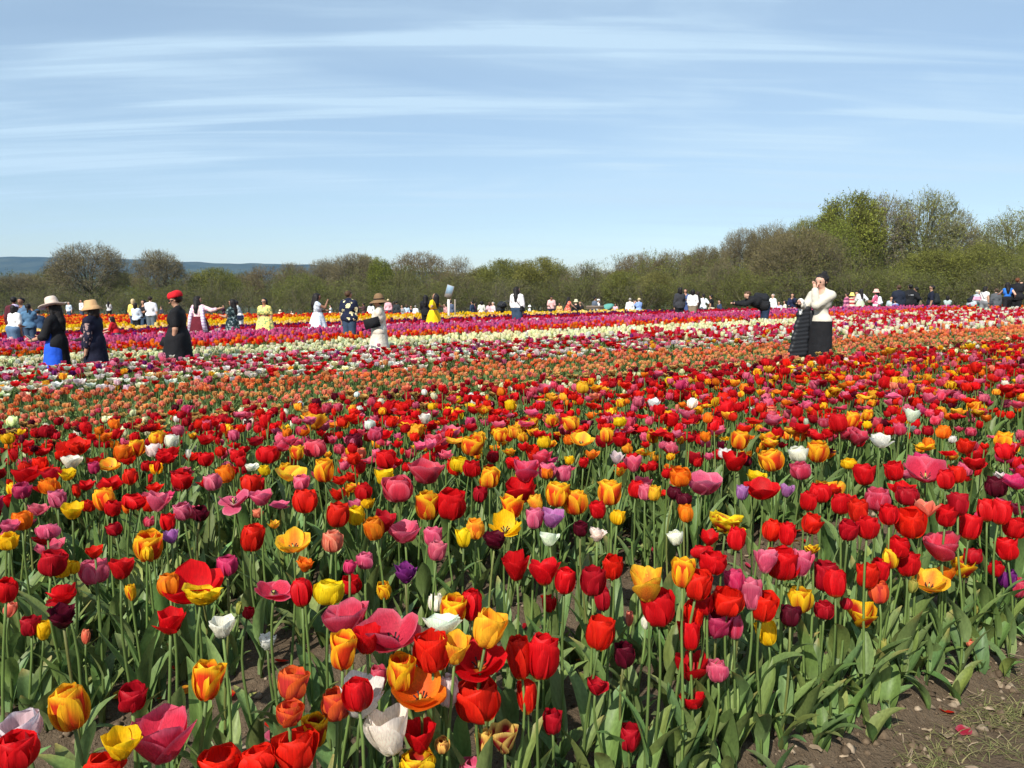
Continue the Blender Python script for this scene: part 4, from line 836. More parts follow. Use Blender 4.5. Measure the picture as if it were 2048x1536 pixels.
def person(px, py, p, face, label, skin='tan', hair=('long', 'black'), H=None, arms=('down', 'down'), legs='stand', lean=0, yaw=0, pitch=0, g=1.0,
           top=None, skirt=None, trousers=None, coat=None, hat=None, shades=False, group=None, zoff=0):
    d = ray(px, py); t = p / (RN @ d[:2])
    def at_(t): P = CAM + d * t; return P[0], P[1], float(gz(P[0], P[1])), (P[2] - float(gz(P[0], P[1]))) / .992
    x, y, gr, H0 = at_(t)
    while t > 33 and H0 < (H or 1.5) and t < 52: t += .5; x, y, gr, H0 = at_(t)     # beyond the last row, where the land begins to fall
    if H is None or (legs == 'stand' and lean < 40 and .7 < H0 / H < 1.3): H = H0
    near = t < 23.5
    h = .0125 if t < 16.5 else .0155 if near else .028
    root = empty('person', (x, y, gr), math.radians(face), label=label, cat='person', group=group)
    J = {}
    ph = .53 * H if legs in ('stand', 'walk') else .29 * H if legs == 'crouch' else .34 * H
    sc = 1.0
    th = math.radians(lean)
    def up_(x, y, z):   # a point of the trunk, bent forward about the hips
        z -= .53 * H; c, s = math.cos(th), math.sin(th); return np.array([x, y * c + z * s, ph + z * c - y * s])
    hd0 = up_(0, -.004 * H, .86 * H); yw, pt = math.radians(yaw), math.radians(pitch) + th * .55
    def hd(x, y, z):    # a point of the head, turned and nodded about the top of the neck
        v = np.array([x, y, z]) * H; c, s = math.cos(pt), math.sin(pt); v = np.array([v[0], v[1] * c + v[2] * s, v[2] * c - v[1] * s])
        c, s = math.cos(yw), math.sin(yw); return hd0 + np.array([v[0] * c - v[1] * s, v[0] * s + v[1] * c, v[2]])
    hw = .049 * g; body = []; k = .03
    tor = [(up_(-hw * H, 0, .545 * H), up_(hw * H, 0, .545 * H), .068 * H * g, .068 * H * g, k), (up_(0, .004 * H, .56 * H), up_(0, 0, .66 * H), .068 * H * g, .064 * H * g, k),
           (up_(-.042 * H * g, .004 * H, .72 * H), up_(.042 * H * g, .004 * H, .72 * H), .062 * H * g, .062 * H * g, k), (up_(-.075 * H, -.004 * H, .788 * H), up_(.075 * H, -.004 * H, .788 * H), .034 * H, .034 * H, .04),
           (up_(-.03 * H, 0, .75 * H), up_(.03 * H, 0, .75 * H), .058 * H * g, .058 * H * g, k)]
    fem = hair[0] in ('long', 'bun', 'mid', 'pony', 'wild')
    if fem: tor += [(up_(s * .036 * H, .048 * H * g, .71 * H), up_(s * .036 * H, .05 * H * g, .71 * H), .032 * H * g, .03 * H * g, .03) for s in (-1, 1)]
    tor += [(up_(0, -.008 * H, .835 * H), up_(s * .092 * H, -.006 * H, .80 * H), .026 * H, .022 * H, .03) for s in (-1, 1)]
    neck = [(up_(0, -.006 * H, .80 * H), hd(0, .004, .02), .031 * H, .028 * H, .03)]
    head = [(hd(0, -.016, .083), hd(0, .014, .082), .0475 * H, .046 * H, .02), (hd(0, .022, .046), hd(0, .026, .030), .034 * H, .025 * H, .03), (hd(0, .052, .062), hd(0, .070, .049), .0065 * H, .0085 * H, .012),
            (hd(.048, -.002, .064), hd(.050, -.004, .052), .0075 * H, .006 * H, .006), (hd(-.048, -.002, .064), hd(-.050, -.004, .052), .0075 * H, .006 * H, .006)]
    armp, hands = [], []
    for s, nm in zip((-1, 1), arms):
        tg = ARM[nm] if isinstance(nm, str) else nm
        S_ = up_(s * .100 * H, -.004 * H, .792 * H); off = np.array([s * tg[0], tg[1], tg[2]]) * H
        if lean and nm == 'down': off = np.array([s * .02, .02, -.32]) * H
        l1, l2 = .172 * H, .15 * H; dl = np.linalg.norm(off); off = off * min(1, .985 * (l1 + l2) / dl); dl = np.linalg.norm(off)
        W_ = S_ + off; a = (l1 * l1 - l2 * l2 + dl * dl) / (2 * dl); bb = math.sqrt(max(l1 * l1 - a * a, 0)); e = nrm(off)
        hint = np.array([s * .45, -.35, -1.0]); hint = nrm(hint - e * (hint @ e)); E_ = S_ + e * a + hint * bb
        J['hand' + 'LR'[s > 0]] = W_; fdir = nrm(W_ - E_)
        armp.append([(S_, E_, .031 * H * (.6 + .4 * g), .027 * H, .03), (E_, W_, .026 * H, .018 * H, .02)])
        J['sh' + 'LR'[s > 0]] = (S_, E_, W_)
        pal = W_ + fdir * .030 * H
        hands.append((W_, pal, fdir, s)); armp[-1].append((W_, pal + fdir * .014 * H, .017 * H, .017 * H, .015))
    legp = []
    for s in (-1, 1):
        hip = np.array([s * .05 * H, 0, ph - .01 * H])
        if legs == 'stand': kn = np.array([s * .052 * H, .008 * H, .285 * H]); an = np.array([s * .055 * H, -.01 * H, .04 * H])
        elif legs == 'walk': kn = hip + np.array([0, s * .085 * H + .015 * H, -.235 * H]); an = np.array([s * .045 * H, s * .155 * H - .02 * H, .045 * H + (.03 * H if s < 0 else 0)])
        else: kn = np.array([s * .085 * H, .20 * H, ph + .02 * H]); an = np.array([s * .075 * H, .05 * H, .04 * H])
        toe = an + np.array([s * .012 * H, .085 * H, -.022 * H])
        legp.append([(hip, kn, .060 * H * g, .040 * H * (.5 + .5 * g), .03), (kn, an, .038 * H * (.6 + .4 * g), .023 * H, .03), (an + [0, -.012 * H, -.016 * H], toe, .022 * H, .017 * H, .02)])
    allp = tor + neck + head + sum(armp, []) + sum(legp, [])
    V, Q = snet(allp, h)
    sk = np.array(SKN[skin]); C = np.tile(sk, (len(V), 1))
    if near:
        dist = lambda q: np.linalg.norm(V - q, axis=1)
        for s in (-1, 1):
            C[dist(hd(s * .0195, .054, .068)) < .0078 * H] = (.03, .02, .017); C[np.linalg.norm((V - hd(s * .02, .055, .083)), axis=1) < .008 * H] = sk * .62
        m = dist(hd(0, .056, .030)) < .0125 * H; C[m] = sk * np.array([1.0, .55, .55])
        C[dist(hd(0, .04, .05)) < .03 * H] *= np.array([1.04, .97, .95])
    mb = MB(); mb.add(V, Q, None, C)
    if near:   # five fingers on each hand
        for W_, pal, fd, s in hands:
            sd_ = nrm(np.cross(fd, [0, 0, 1]) if abs(fd[2]) < .9 else np.cross(fd, [0, 1, 0])); nm = np.cross(fd, sd_)
            for q, (o_, ln) in enumerate(zip((-.012, -.004, .004, .012), (.040, .047, .044, .034))):
                b0 = pal + sd_ * o_ * H + fd * .012 * H; b1 = b0 + fd * ln * .5 * H - nm * .004 * H; b2 = b1 + (fd * .75 - nm * .65) * ln * .5 * H
                mb.tube([b0, b1, b2], np.array([.0052, .0048, .0036]) * H, 5, sk)
            b0 = W_ + fd * .014 * H + sd_ * .012 * H; b1 = b0 + (fd * .6 + sd_ * .8) * .02 * H; mb.tube([b0, b1, b1 + fd * .018 * H], np.array([.006, .0055, .004]) * H, 5, sk)
    mb.build('body', M_SKIN, root, col=True)
    spine = nrm(up_(0, 0, H) - up_(0, 0, .6 * H))
    wz = lambda gpts, z: (gpts - up_(0, 0, z * H)) @ spine      # height above a level of the trunk
    grow = lambda pr, o_: [(a, b, ra + o_, rb + o_, kk) for a, b, ra, rb, kk in pr]
    def sleeves(pr, frac):
        out = []
        for ap in armp:
            a, b, ra, rb, kk = ap[0]; f = min(1, frac / .5)
            out.append((a, a + (b - a) * f, ra, ra + (rb - ra) * f, kk))
            if frac > .5:
                a2, b2, r2, r3, k2 = ap[1]; f = (frac - .5) * 2; out.append((a2, a2 + (b2 - a2) * f, r2, r2 + (r3 - r2) * f, k2))
        return out
    def add(nm, V, Q, m, sub=None):
        if len(V): return mk(nm, V, Q, m, sub or root)
    if trousers:
        col, pat = trousers[0], (trousers[1] if len(trousers) > 1 else None); lp = []
        for lg in legp: lp += grow(lg[:2], .010 * H)
        pr = lp + grow(tor[:2], .010 * H)
        fl = trousers[2] if len(trousers) > 2 else 0
        if fl: pr += [(lg[1][0], lg[1][1], .045 * H, .045 * H + fl * H, .03) for lg in legp]
        V, Q = snet(pr, h * 1.05, lambda q: wz(q, .615)); add('trousers', V, Q, fabric(col, pat))
        shoe = []
        for lg in legp: shoe += [(lg[2][0], lg[2][1], lg[2][2] + .004 * H, lg[2][3] + .006 * H, .02)]
        V, Q = snet(shoe, h * 1.05); add('shoes', V, Q, fabric((.06, .05, .05)))
    if skirt:
        col, hem, flare = skirt[0], skirt[1], skirt[2]; pat = skirt[3] if len(skirt) > 3 else None; c2 = skirt[4] if len(skirt) > 4 else (.8, .7, .3); scl = skirt[5] if len(skirt) > 5 else 14; pleats = skirt[6] if len(skirt) > 6 else 9
        wst = .625 if legs in ('stand', 'walk') else .60
        if top and top[2] < .6: wst = top[2] + .012
        zs = np.linspace(0, 1, 14); n = 48; a = np.arange(n) * 2 * math.pi / n; Vv = []
        t0 = up_(0, 0, wst * H); low = np.array([0, (.02 if legs == 'walk' else 0) * H, hem * H])
        for q in zs:
            c = t0 + (low - t0) * q; hipb = max(float(sstep(0, .22, q)), float(1 - sstep(.56, .61, wst)))
            rx = (.082 * g + (.038 * g) * hipb + flare * q) * H + .014 * H; ry = (.070 * g + .012 * g * hipb + flare * q * (1.25 if legs == 'walk' else .9)) * H + .014 * H
            w_ = 1 + (.012 + .075 * q) * np.sin(a * pleats + 1.3 * math.sin(px) + .7 * q) * (.55 + .45 * np.sin(a * 3 + px)) * min(1, q * 3)
            Vv.append(np.stack([c[0] + rx * w_ * np.cos(a), c[1] + ry * w_ * np.sin(a), c[2] + 0 * a + .006 * H * np.sin(a * 5) * q], -1))
        Vv = np.concatenate(Vv); i_ = np.arange(13)[:, None] * n; j_ = np.arange(n)[None]
        Qq = np.stack([i_ + n + j_, i_ + n + (j_ + 1) % n, i_ + (j_ + 1) % n, i_ + j_], -1).reshape(-1, 4)
        add(skirt[7] if len(skirt) > 7 else 'skirt', Vv, Qq, fabric(col, pat, c2, scl))
        if not trousers:
            shoe = []
            for lg in legp: shoe += [(lg[2][0], lg[2][1], lg[2][2] + .003 * H, lg[2][3] + .005 * H, .02)]
            V, Q = snet(shoe, h * 1.05); add('shoes', V, Q, fabric((.10, .08, .07)))
    if top:
        col, sl, hem = top[0], top[1], top[2]; pat = top[3] if len(top) > 3 else None; c2 = top[4] if len(top) > 4 else (.8, .7, .3); scl = top[5] if len(top) > 5 else 14; loose = top[6] if len(top) > 6 else .012
        pr = grow(tor, loose * H) + grow(sleeves(None, sl), (.007 + loose * .5) * H if sl else 0)
        if hem < .54: pr += [(up_(0, 0, .56 * H), up_(0, 0, hem * H), .088 * H * g, .095 * H * g, .04)]
        nk = up_(0, .0, .832 * H)
        V, Q = snet(pr, h * 1.05, lambda q: np.maximum(-wz(q, hem), np.minimum(.045 * H - np.linalg.norm(q - up_(0, .018 * H, .835 * H), axis=-1), 1)))
        add(top[7] if len(top) > 7 else 'shirt', V, Q, fabric(col, pat, c2, scl, .36 if pat == 'lily' else .42))
    if coat:
        col, sl, hem, opn = coat[:4]; pat = coat[4] if len(coat) > 4 else None; c2 = coat[5] if len(coat) > 5 else (.6, .5, .5)
        pr = grow(tor, .022 * H) + ([] if opn else grow(sleeves(None, sl), .018 * H)) + [(up_(0, -.012 * H, .58 * H), up_(0, -.02 * H, hem * H), .098 * H * g, .118 * H * g, .05)]
        def cf(q):
            c = -wz(q, hem)
            if opn: c = np.maximum(c, q[..., 1] + .006 * H - .10 * np.maximum(q[..., 2] - .6 * H, 0))
            return np.maximum(c, .047 * H - np.linalg.norm(q - up_(0, .016 * H, .838 * H), axis=-1))
        V, Q = snet(pr, h * 1.05, cf); mb = MB(); mb.add(V, Q)
        if opn: V, Q = snet(grow(sleeves(None, sl), .017 * H), h * 1.05); mb.add(V, Q)
        mb.build('coat', fabric(col, pat, c2, 16), root)
    # hair
    st, hc = hair[0], HAIR[hair[1]]
    if st != 'bald':
        pr = [(hd(0, -.024, .086), hd(0, .002, .094), .0535 * H, .048 * H, .03)]
        if st == 'short': pr = [(hd(0, -.022, .084), hd(0, .006, .095), .0515 * H, .0455 * H, .03)]
        if st in ('long', 'wild'):
            kx = 1.3 if st == 'wild' else 1.0
            bk = up_(0, -.062 * H * g, .78 * H); bl = up_(0, -.085 * H * g, .70 * H if st == 'long' else .69 * H)
            pr += [(hd(0, -.035, .06), bk, .05 * H * kx, .046 * H * kx, .03), (bk, bl, .046 * H * kx, .026 * H, .03)]
            pr += [(hd(s * .043, -.01, .07), up_(s * .062 * H, -.018 * H, .79 * H), .023 * H * kx, .022 * H * kx, .02) for s in (-1, 1)]
        if st == 'mid':
            pr += [(hd(0, -.035, .06), hd(0, -.035, .0), .05 * H, .044 * H, .03)] + [(hd(s * .043, -.008, .075), hd(s * .046, -.012, .005), .024 * H, .022 * H, .02) for s in (-1, 1)]
        if st == 'bun': pr += [(hd(0, -.035, .07), hd(0, -.03, .045), .047 * H, .036 * H, .03), (hd(.03, -.012, .085), hd(-.03, -.012, .085), .034 * H, .034 * H, .02)] + [(hd(0, -.055, .125), hd(0, -.06, .13), .026 * H, .026 * H, .015)]
        if st == 'pony': pr += [(hd(0, -.06, .085), hd(0, -.085, -.04), .022 * H, .014 * H, .02)]
        rr_ = np.random.default_rng(int(px)); V, Q = snet(pr, h); V = V + rr_.normal(size=V.shape) * .0022
        add('hair', V, Q, plain('hair', hc, .6, .22, bump=.5, scale=30, var=.25))
    if hat:
        kind, hcol = hat[0], hat[1]; T_ = np.stack([nrm(hd(1, 0, 0) - hd0), nrm(hd(0, 1, 0) - hd0), nrm(hd(0, 0, 1) - hd0)], 1); o_ = hd(0, -.006, .096)
        fm = fabric(hcol)
        if kind == 'fedora' or kind == 'brim':
            br = .120 if kind == 'fedora' else .112
            pf = [(.0, .092), (.030, .090), (.046, .080), (.053, .055), (.058, .006), (.062, 0), (br * .8, -.006), (br, .004), (br, -.001), (br * .8, -.012), (.062, -.006)]
            if kind == 'brim': pf = [(.0, .090), (.026, .085), (.046, .066), (.056, .036), (.060, .006), (.064, 0), (br * .8, -.014), (br, -.028), (br, -.033), (br * .8, -.02), (.06, -.006)]
            V, Q = lathe([(a * H * 1.05, b * H * 1.05) for a, b in pf], 28, 1.12)
            if kind == 'fedora': rr2 = np.hypot(V[:, 0], V[:, 1]); V[:, 2] += np.where(rr2 > .07 * H, (np.abs(V[:, 0]) / H - .05) * .22 * H - .004 * H, 0)
            ho = add('hat', V @ T_.T + o_, Q, fm)
            V, Q = lathe([(a * H * 1.05, b * H * 1.05) for a, b in [(.0565, .004), (.061, .006), (.0585, .024), (.055, .025)]], 28, 1.12); add('hat_band', V @ T_.T + o_, Q, fabric(hat[2] if len(hat) > 2 else (.05, .035, .03)), ho)
        elif kind == 'bucket':
            V, Q = lathe([(a * H * 1.08, b * H * 1.08) for a, b in [(0, .066), (.040, .064), (.052, .054), (.060, .008), (.066, 0), (.094, -.034), (.092, -.037), (.064, -.006), (.056, -.006)]], 24, 1.1); add('hat', V @ T_.T + o_, Q, fm)
        elif kind == 'beret':
            V, Q = snet([(hd(.0, -.035, .118), hd(0, .03, .112), .05 * H, .047 * H, .03), (hd(-.03, -.02, .115), hd(.03, -.02, .115), .05 * H, .05 * H, .03)], h, lambda q: -((q - hd(0, 0, .090)) @ nrm(hd(0, .12, 1) - hd0))); add('beret', V, Q, fm)
        elif kind == 'cap':
            V, Q = snet([(hd(0, -.018, .09), hd(0, .012, .09), .0545 * H, .053 * H, .03)], h, lambda q: -((q - hd(0, 0, .088)) @ nrm(hd(0, 0, 1) - hd0))); c_ = add('cap', V, Q, fm)
            mb = MB(); 
            a = np.linspace(-1.1, 1.1, 9); Vp = [(math.sin(q) * .05, .04 + .0 * q, .0) for q in a] + [(math.sin(q) * .048, .05 + math.cos(q) * .062, -.008) for q in a]
            Vp = np.array([hd(v[0], v[1], .094 + v[2]) for v in Vp]); Vp = np.concatenate([Vp, Vp - (hd(0, 0, .004) - hd0)]); Qp = [(q, q + 1, q + 10, q + 9) for q in range(8)]; Qp = Qp + [tuple(18 + z for z in q[::-1]) for q in Qp]
            add('peak', Vp, np.array(Qp), fm, c_)
    if shades:
        mb = MB()
        for s in (-1, 1):
            Rm = np.stack([nrm(hd(1, 0, 0) - hd0), nrm(hd(0, 1, 0) - hd0), nrm(hd(0, 0, 1) - hd0)], 1)
            mb.box(hd(s * .021, .059, .068), (.030 * H, .008 * H, .021 * H), Rm); mb.box(hd(s * .047, .026, .071), (.004 * H, .06 * H, .007 * H), Rm)
        mb.build('sunglasses', plain('dark_lens', (.01, .01, .012), .15, .6), root)
    info = dict(root=root, J=J, H=H, x=x, y=y, gr=gr, face=math.radians(face), up=up_, hd=hd, t=t, label=label)
    FEET.append((x, y, .34 if near else .4)); PEOPLE.append((round(H0, 2), round(t, 1), label)); return info
def world(i, v):
    c, s = math.cos(i['face']), math.sin(i['face']); return np.array([i['x'] + v[0] * c - v[1] * s, i['y'] + v[0] * s + v[1] * c, i['gr'] + v[2]])
def phone(i, hand, label, tilt=60, col=(.015, .015, .018)):
    q = i['J']['hand' + hand] + np.array([0, .06, .025]) * i['H'] / 1.65 * 1.0; P = world(i, q)
    o = empty('mobile_phone', P, i['face'], label=label, cat='phone'); o.rotation_euler = (math.radians(tilt), 0, i['face'])
    mb = MB(); mb.box((0, 0, 0), (.074, .152, .009)); mb.build('case', plain('phone_case', col, .3), o, smooth=False)
    mb = MB(); mb.box((0, 0, .0056), (.066, .142, .002)); mb.build('screen', plain('phone_glass', (.01, .012, .015), .08), o, smooth=False)
    mb = MB(); mb.tube([(.02, .055, -.0046), (.02, .055, -.008)], .008, 8); mb.build('lens', plain('phone_glass', (.01, .012, .015), .08), o)
def backpack(i, label, col, s=1.0, off=0.0):
    H = i['H']; o = empty('backpack', (i['x'], i['y'], i['gr']), i['face'], label=label, cat='backpack'); u = i['up']; f = fabric(col)
    V, Q = snet([(u(-.05 * H * s, -.115 * H, .60 * H), u(.05 * H * s, -.115 * H, .60 * H), .05 * H * s, .05 * H * s, .03), (u(0, -.12 * H, .60 * H), u(0, -.105 * H, .74 * H), .07 * H * s, .055 * H * s, .04)], .018); mk('bag_body', V, Q, f, o)
    V, Q = snet([(u(-.025 * H, -.175 * H, .61 * H), u(.025 * H, -.175 * H, .61 * H), .032 * H * s, .032 * H * s, .02)], .018); mk('pocket', V, Q, f, o)
    mb = MB()
    for sx in (-1, 1): mb.tube([u(sx * .05 * H, -.09 * H, .745 * H), u(sx * .062 * H, -.02 * H, .845 * H), u(sx * .066 * H, .055 * H, .80 * H), u(sx * .075 * H, .078 * H, .72 * H), u(sx * .09 * H, .0, .63 * H), u(sx * .07 * H, -.09 * H, .60 * H)], .012 * H, 6)
    mb.build('strap', f, o)
def shoulder_bag(i, label, col, side=1, z=.55, strap=True, size=.11, fwd=.0, name='shoulder_bag', cat='bag', wide=1.0):
    H = i['H']; u = i['up']; o = empty(name, (i['x'], i['y'], i['gr']), i['face'], label=label, cat=cat); f = fabric(col); c = u(side * .135 * H, fwd * H, z * H)
    V, Q = snet([(c + np.array([0, -.045 * wide, .02]) * H, c + np.array([0, .045 * wide, .02]) * H, .03 * H, .03 * H, .02), (c + np.array([0, -.05 * wide, -.035]) * H, c + np.array([0, .05 * wide, -.035]) * H, .034 * H, .034 * H, .03)], .015); mk('bag_body', V, Q, f, o)
    if strap:
        mb = MB(); mb.tube([c + np.array([0, -.05, .03]) * H, u(side * .05 * H, -.09 * H, .66 * H), u(-side * .06 * H, -.068 * H, .815 * H), u(-side * .07 * H, 0, .848 * H), u(-side * .045 * H, .06 * H, .79 * H), u(side * .06 * H, .095 * H, .66 * H), c + np.array([0, .05, .03]) * H], .007 * H, 5); mb.build('strap', f, o)
BLK = (.012, .012, .014); NVY = (.012, .017, .045); WHT = (.78, .78, .76); DEN = (.10, .17, .27); DKD = (.04, .07, .12); CRM = (.74, .69, .57); GRY = (.12, .13, .14)
ga, gb, gc, gd = 'visitors walking between the tulip rows', 'visitors gathered at the far edge of the field', 'visitors by the trees on the right', 'visitors in the yellow rows on the left'
# --- nearest walkers
q = person(107, 603, 14.5, 90, 'woman in a pale wide brimmed hat, black cardigan and bright blue dress, walking left', 'tan', ('long', 'black'), arms=('front', 'hold'), legs='walk', g=.95,
    top=((.02, .10, .62), .1, .60), skirt=((.02, .10, .62), .06, .045, None, WHT, 10, 5, 'dress'), coat=(BLK, .62, .27, True), hat=('fedora', (.58, .47, .40), (.40, .31, .26)), group=ga, pitch=14)
phone(q, 'L', 'small phone in the hands of the woman in the blue dress', 40, (.3, .25, .2))
q = person(182, 606, 14.4, 90, 'woman in a tan bucket hat and long navy coat with flowered sleeves, walking left', 'tan', ('mid', 'dark'), arms=('down', 'front'), legs='walk', g=1.08, top=((.014, .014, .03), .82, .5, 'floral', (.34, .22, .20), 17, .012), trousers=(BLK,),
    coat=((.010, .011, .026), 0, .33, False), hat=('bucket', (.55, .33, .16)), group=ga, pitch=8)
q = person(352, 588, 14.5, 96, 'woman in a red beret and black knee length dress, walking left with a black clutch', 'tan', ('short', 'dark'), arms=('down', (.03, .12, -.30)), legs='walk', g=1.16, top=(BLK, .36, .60, None, WHT, 9, .014, 'dress'), skirt=(BLK, .27, .035, None, WHT, 9, 4, 'dress_skirt'),
    hat=('beret', (.56, .012, .02)), shades=True, group=ga, pitch=10)
H_ = q['H']; P = world(q, q['J']['handR'] + np.array([0, .04, -.07])); o = empty('clutch_bag', P, q['face'], label='black clutch bag in the hand of the woman in the red beret', cat='bag'); mb = MB(); mb.box((0, .03, 0), (.05, .23, .15), Matrix.Rotation(.5, 3, 'X')); mb.build('bag_body', fabric(BLK), o)
q = person(396, 593, 24.2, -12, 'woman in a pink blouse and pleated maroon skirt, arm stretched to the right', 'tan', ('long', 'black'), arms=('down', (.30, .06, -.02)), g=1.2, top=((.74, .56, .52), .75, .60, 'floral', (.62, .30, .45), 16), skirt=((.115, .012, .022), .06, .075, None, WHT, 9, 24), yaw=-50, group=ga)
u = q['up']; H_ = q['H']; o = empty('scarf', (q['x'], q['y'], q['gr']), q['face'], label='long lilac checked scarf hanging down beside the pleated maroon skirt', cat='scarf')
mb = MB(); 
for sx in (-1, 1): mb.tube([u(sx * .075 * H_, .03 * H_, .83 * H_), u(sx * .105 * H_, -.05 * H_, .76 * H_), u(sx * .13 * H_, -.08 * H_, .60 * H_), u(sx * .16 * H_, -.06 * H_, .34 * H_)], [.03, .05, .06, .075], 8)
mb.build('cloth', fabric((.55, .42, .62), 'stripe', (.80, .72, .82), 12), o)
q = person(463, 599, 24.2, 80, 'dark haired woman in sunglasses and a dark green flowered dress, facing left', 'tan', ('long', 'black'), arms=('phone', 'hold'), g=1.12, top=((.022, .045, .05), .22, .60, 'floral', (.22, .30, .28), 15, .012, 'dress'), skirt=((.022, .045, .05), .2, .06, 'floral', (.30, .36, .36), 15, 7, 'dress_skirt'), shades=True, group=ga)
phone(q, 'R', 'dark phone held by the woman in the dark flowered dress', 40)
q = person(480, 600, 30.1, 100, 'man in a white shirt and white trousers leaning forward behind the dark flowered dress', 'brown', ('short', 'black'), lean=18, arms=('phone', 'front'), top=(WHT, .45, .52), trousers=(WHT,), group=ga)
shoulder_bag(q, 'navy shoulder bag on the man in white', NVY, -1, .55, True, wide=1.5)
q = person(528, 597, 24.2, 172, 'woman in a pale yellow flowered dress and sunglasses facing the camera', 'tan', ('mid', 'black'), arms=('down', 'down'), g=1.15, top=((.80, .66, .20), .45, .66, 'floral', (.24, .33, .12), 13, .016, 'dress'), skirt=((.82, .68, .20), .12, .085, 'floral', (.26, .36, .14), 13, 11, 'dress_skirt'), shades=True, group=ga)
q = person(634, 587, 24.2, -78, 'woman in a short white flowered dress with long dark hair, facing right with a phone', 'brown', ('wild', 'black'), arms=('phone', 'eye'), pitch=12, g=1.05, top=((.72, .75, .80), .14, .62, 'floral', (.42, .52, .62), 20, .010, 'dress'), skirt=((.74, .77, .82), .30, .10, 'floral', (.42, .52, .62), 20, 8, 'dress_skirt'), group=ga)
phone(q, 'R', 'phone held up by the woman in the white flowered dress', 75)
q = person(697, 582, 20.0, -6, 'man seen from behind in a navy shirt with big cream lilies and jeans', 'tan', ('short', 'brown'), arms=('down', 'hold'), g=1.12, top=((.012, .016, .04), .42, .50, 'lily', (.74, .66, .38), 6.5, .018), trousers=(DKD,), yaw=-25, group=ga)
q = person(757, 595, 14.6, 92, 'woman in a brown felt hat and loose cream clothes walking left with a black bag', 'tan', ('short', 'black'), arms=('fold', 'fold'), legs='walk', g=1.1, top=((.70, .64, .53), .95, .50, 'vstripe', (.62, .54, .44), 14, .020), skirt=((.66, .60, .50), .08, .065, None, WHT, 9, 6), hat=('brim', (.20, .12, .06), (.03, .02, .015)), group=ga, pitch=4)
u = q['up']; H_ = q['H']; o = empty('tote_bag', world(q, u(-.15 * H_, .06 * H_, .66 * H_)), q['face'], label='black folded bag under the arm of the woman in the brown hat', cat='bag'); mb = MB(); mb.box((0, .02, 0), (.06, .30, .20), Matrix.Rotation(-.25, 3, 'X')); mb.build('bag_body', fabric(BLK), o)
q = person(867, 586, 24.2, 70, 'woman in a bright yellow dress tipping her head back with an arm swept behind', 'tan', ('wild', 'black'), arms=('side', (.30, -.06, -.11)), pitch=-34, g=1.08, top=((.84, .54, .01), .3, .64, None, WHT, 9, .014, 'dress'), skirt=((.84, .52, .01), .20, .105, None, WHT, 9, 12, 'dress_skirt'), group=ga)
q = person(851, 590, 27.8, 0, 'person in black standing just behind the woman in the bright yellow dress', 'tan', ('long', 'black'), arms=('front', 'front'), top=(BLK, .9, .45), trousers=(BLK,), group=ga)
q = person(1034, 574, 24.2, -20, 'woman seen from behind in a white blouse and jeans with a black shoulder bag', 'tan', ('long', 'black'), arms=('hold', 'down'), yaw=-40, g=1.08, top=((.78, .76, .74), .7, .56, 'floral', (.66, .60, .62), 22, .022), trousers=(DKD,), group=ga)
shoulder_bag(q, 'black shoulder bag on the hip of the woman in jeans', BLK, 1, .55, True, fwd=-.05, wide=1.2)
q = person(1530, 625, 17.6, 88, 'man in a black jacket bending far forward to photograph tulips', 'pale', ('short', 'brown'), H=1.78, lean=66, arms=((-.02, .30, -.06), (.0, .31, -.06)), pitch=-14, g=1.15, top=(BLK, .98, .50, None, WHT, 9, .028), trousers=((.02, .035, .07),), group=ga)
phone(q, 'L', 'phone held out by the bending man', 85)
backpack(q, 'black backpack on the bending man', (.015, .016, .02), 1.2)
q = person(1645, 549, 8.35, 128, 'woman in a cream jumper and long black skirt with her hand at her mouth', 'pale', ('bun', 'black'), arms=('mouth', (.0, .20, -.09)), pitch=12, g=.86, top=((.60, .55, .46), .97, .535, None, WHT, 9, .014, 'jumper'), skirt=(BLK, .05, .012, None, WHT, 9, 3), group=ga)
W1 = q
phone(q, 'R', 'black phone in the raised hand of the woman in the cream jumper', 70)
u = q['up']; H_ = q['H']; hr = q['J']['handR']; el = q['J']['shR'][1]
o = empty('puffer_jacket', (q['x'], q['y'], q['gr']), q['face'], label='black quilted jacket draped over the arm of the woman in the cream jumper', cat='jacket')
c0 = (hr + el) / 2; fw_ = nrm(hr - el); pm = plain('quilted_nylon', (.012, .013, .016), .55, .35)
pr_ = []; rd_ = np.array([math.cos(q['face']), -math.sin(q['face']), 0])   # across the view of the path
for k_ in range(12):   # the quilted rolls of the jacket, one below the other
    z = c0[2] - .03 - k_ * .066; wv = .06 + .005 * k_ + .012 * math.sin(k_ * 2.1); cc = c0 * [1, 1, 0] + np.array([.0, .0, z]) + rd_ * (.045 - .007 * k_); pr_.append((cc - rd_ * wv - [0, 0, .012], cc + rd_ * wv + [0, 0, .012], .050, .050, .018))
V, Q = snet(pr_, .014); mk('quilted_body', V, Q, pm, o)
V, Q = snet([(c0 + np.array([-.10, -.12, -.08]), c0 + np.array([-.12, -.16, -.55]), .055, .045, .02)], .016); mk('sleeve', V, Q, pm, o)
o = empty('white_cloth', (q['x'], q['y'], q['gr']), q['face'], label='bunched white cloth on the forearm of the woman in the cream jumper', cat='cloth')
V, Q = snet([(hr - fw_ * .16 + [0, 0, .03], hr - fw_ * .02 + [0, 0, .06], .07, .055, .03), (hr - fw_ * .18, hr - fw_ * .10 + [0, 0, -.10], .06, .03, .03), (hr - fw_ * .05, hr - fw_ * .04 + [0, 0, -.13], .045, .02, .03)], .016); mk('cloth', V, Q, fabric(WHT), o)
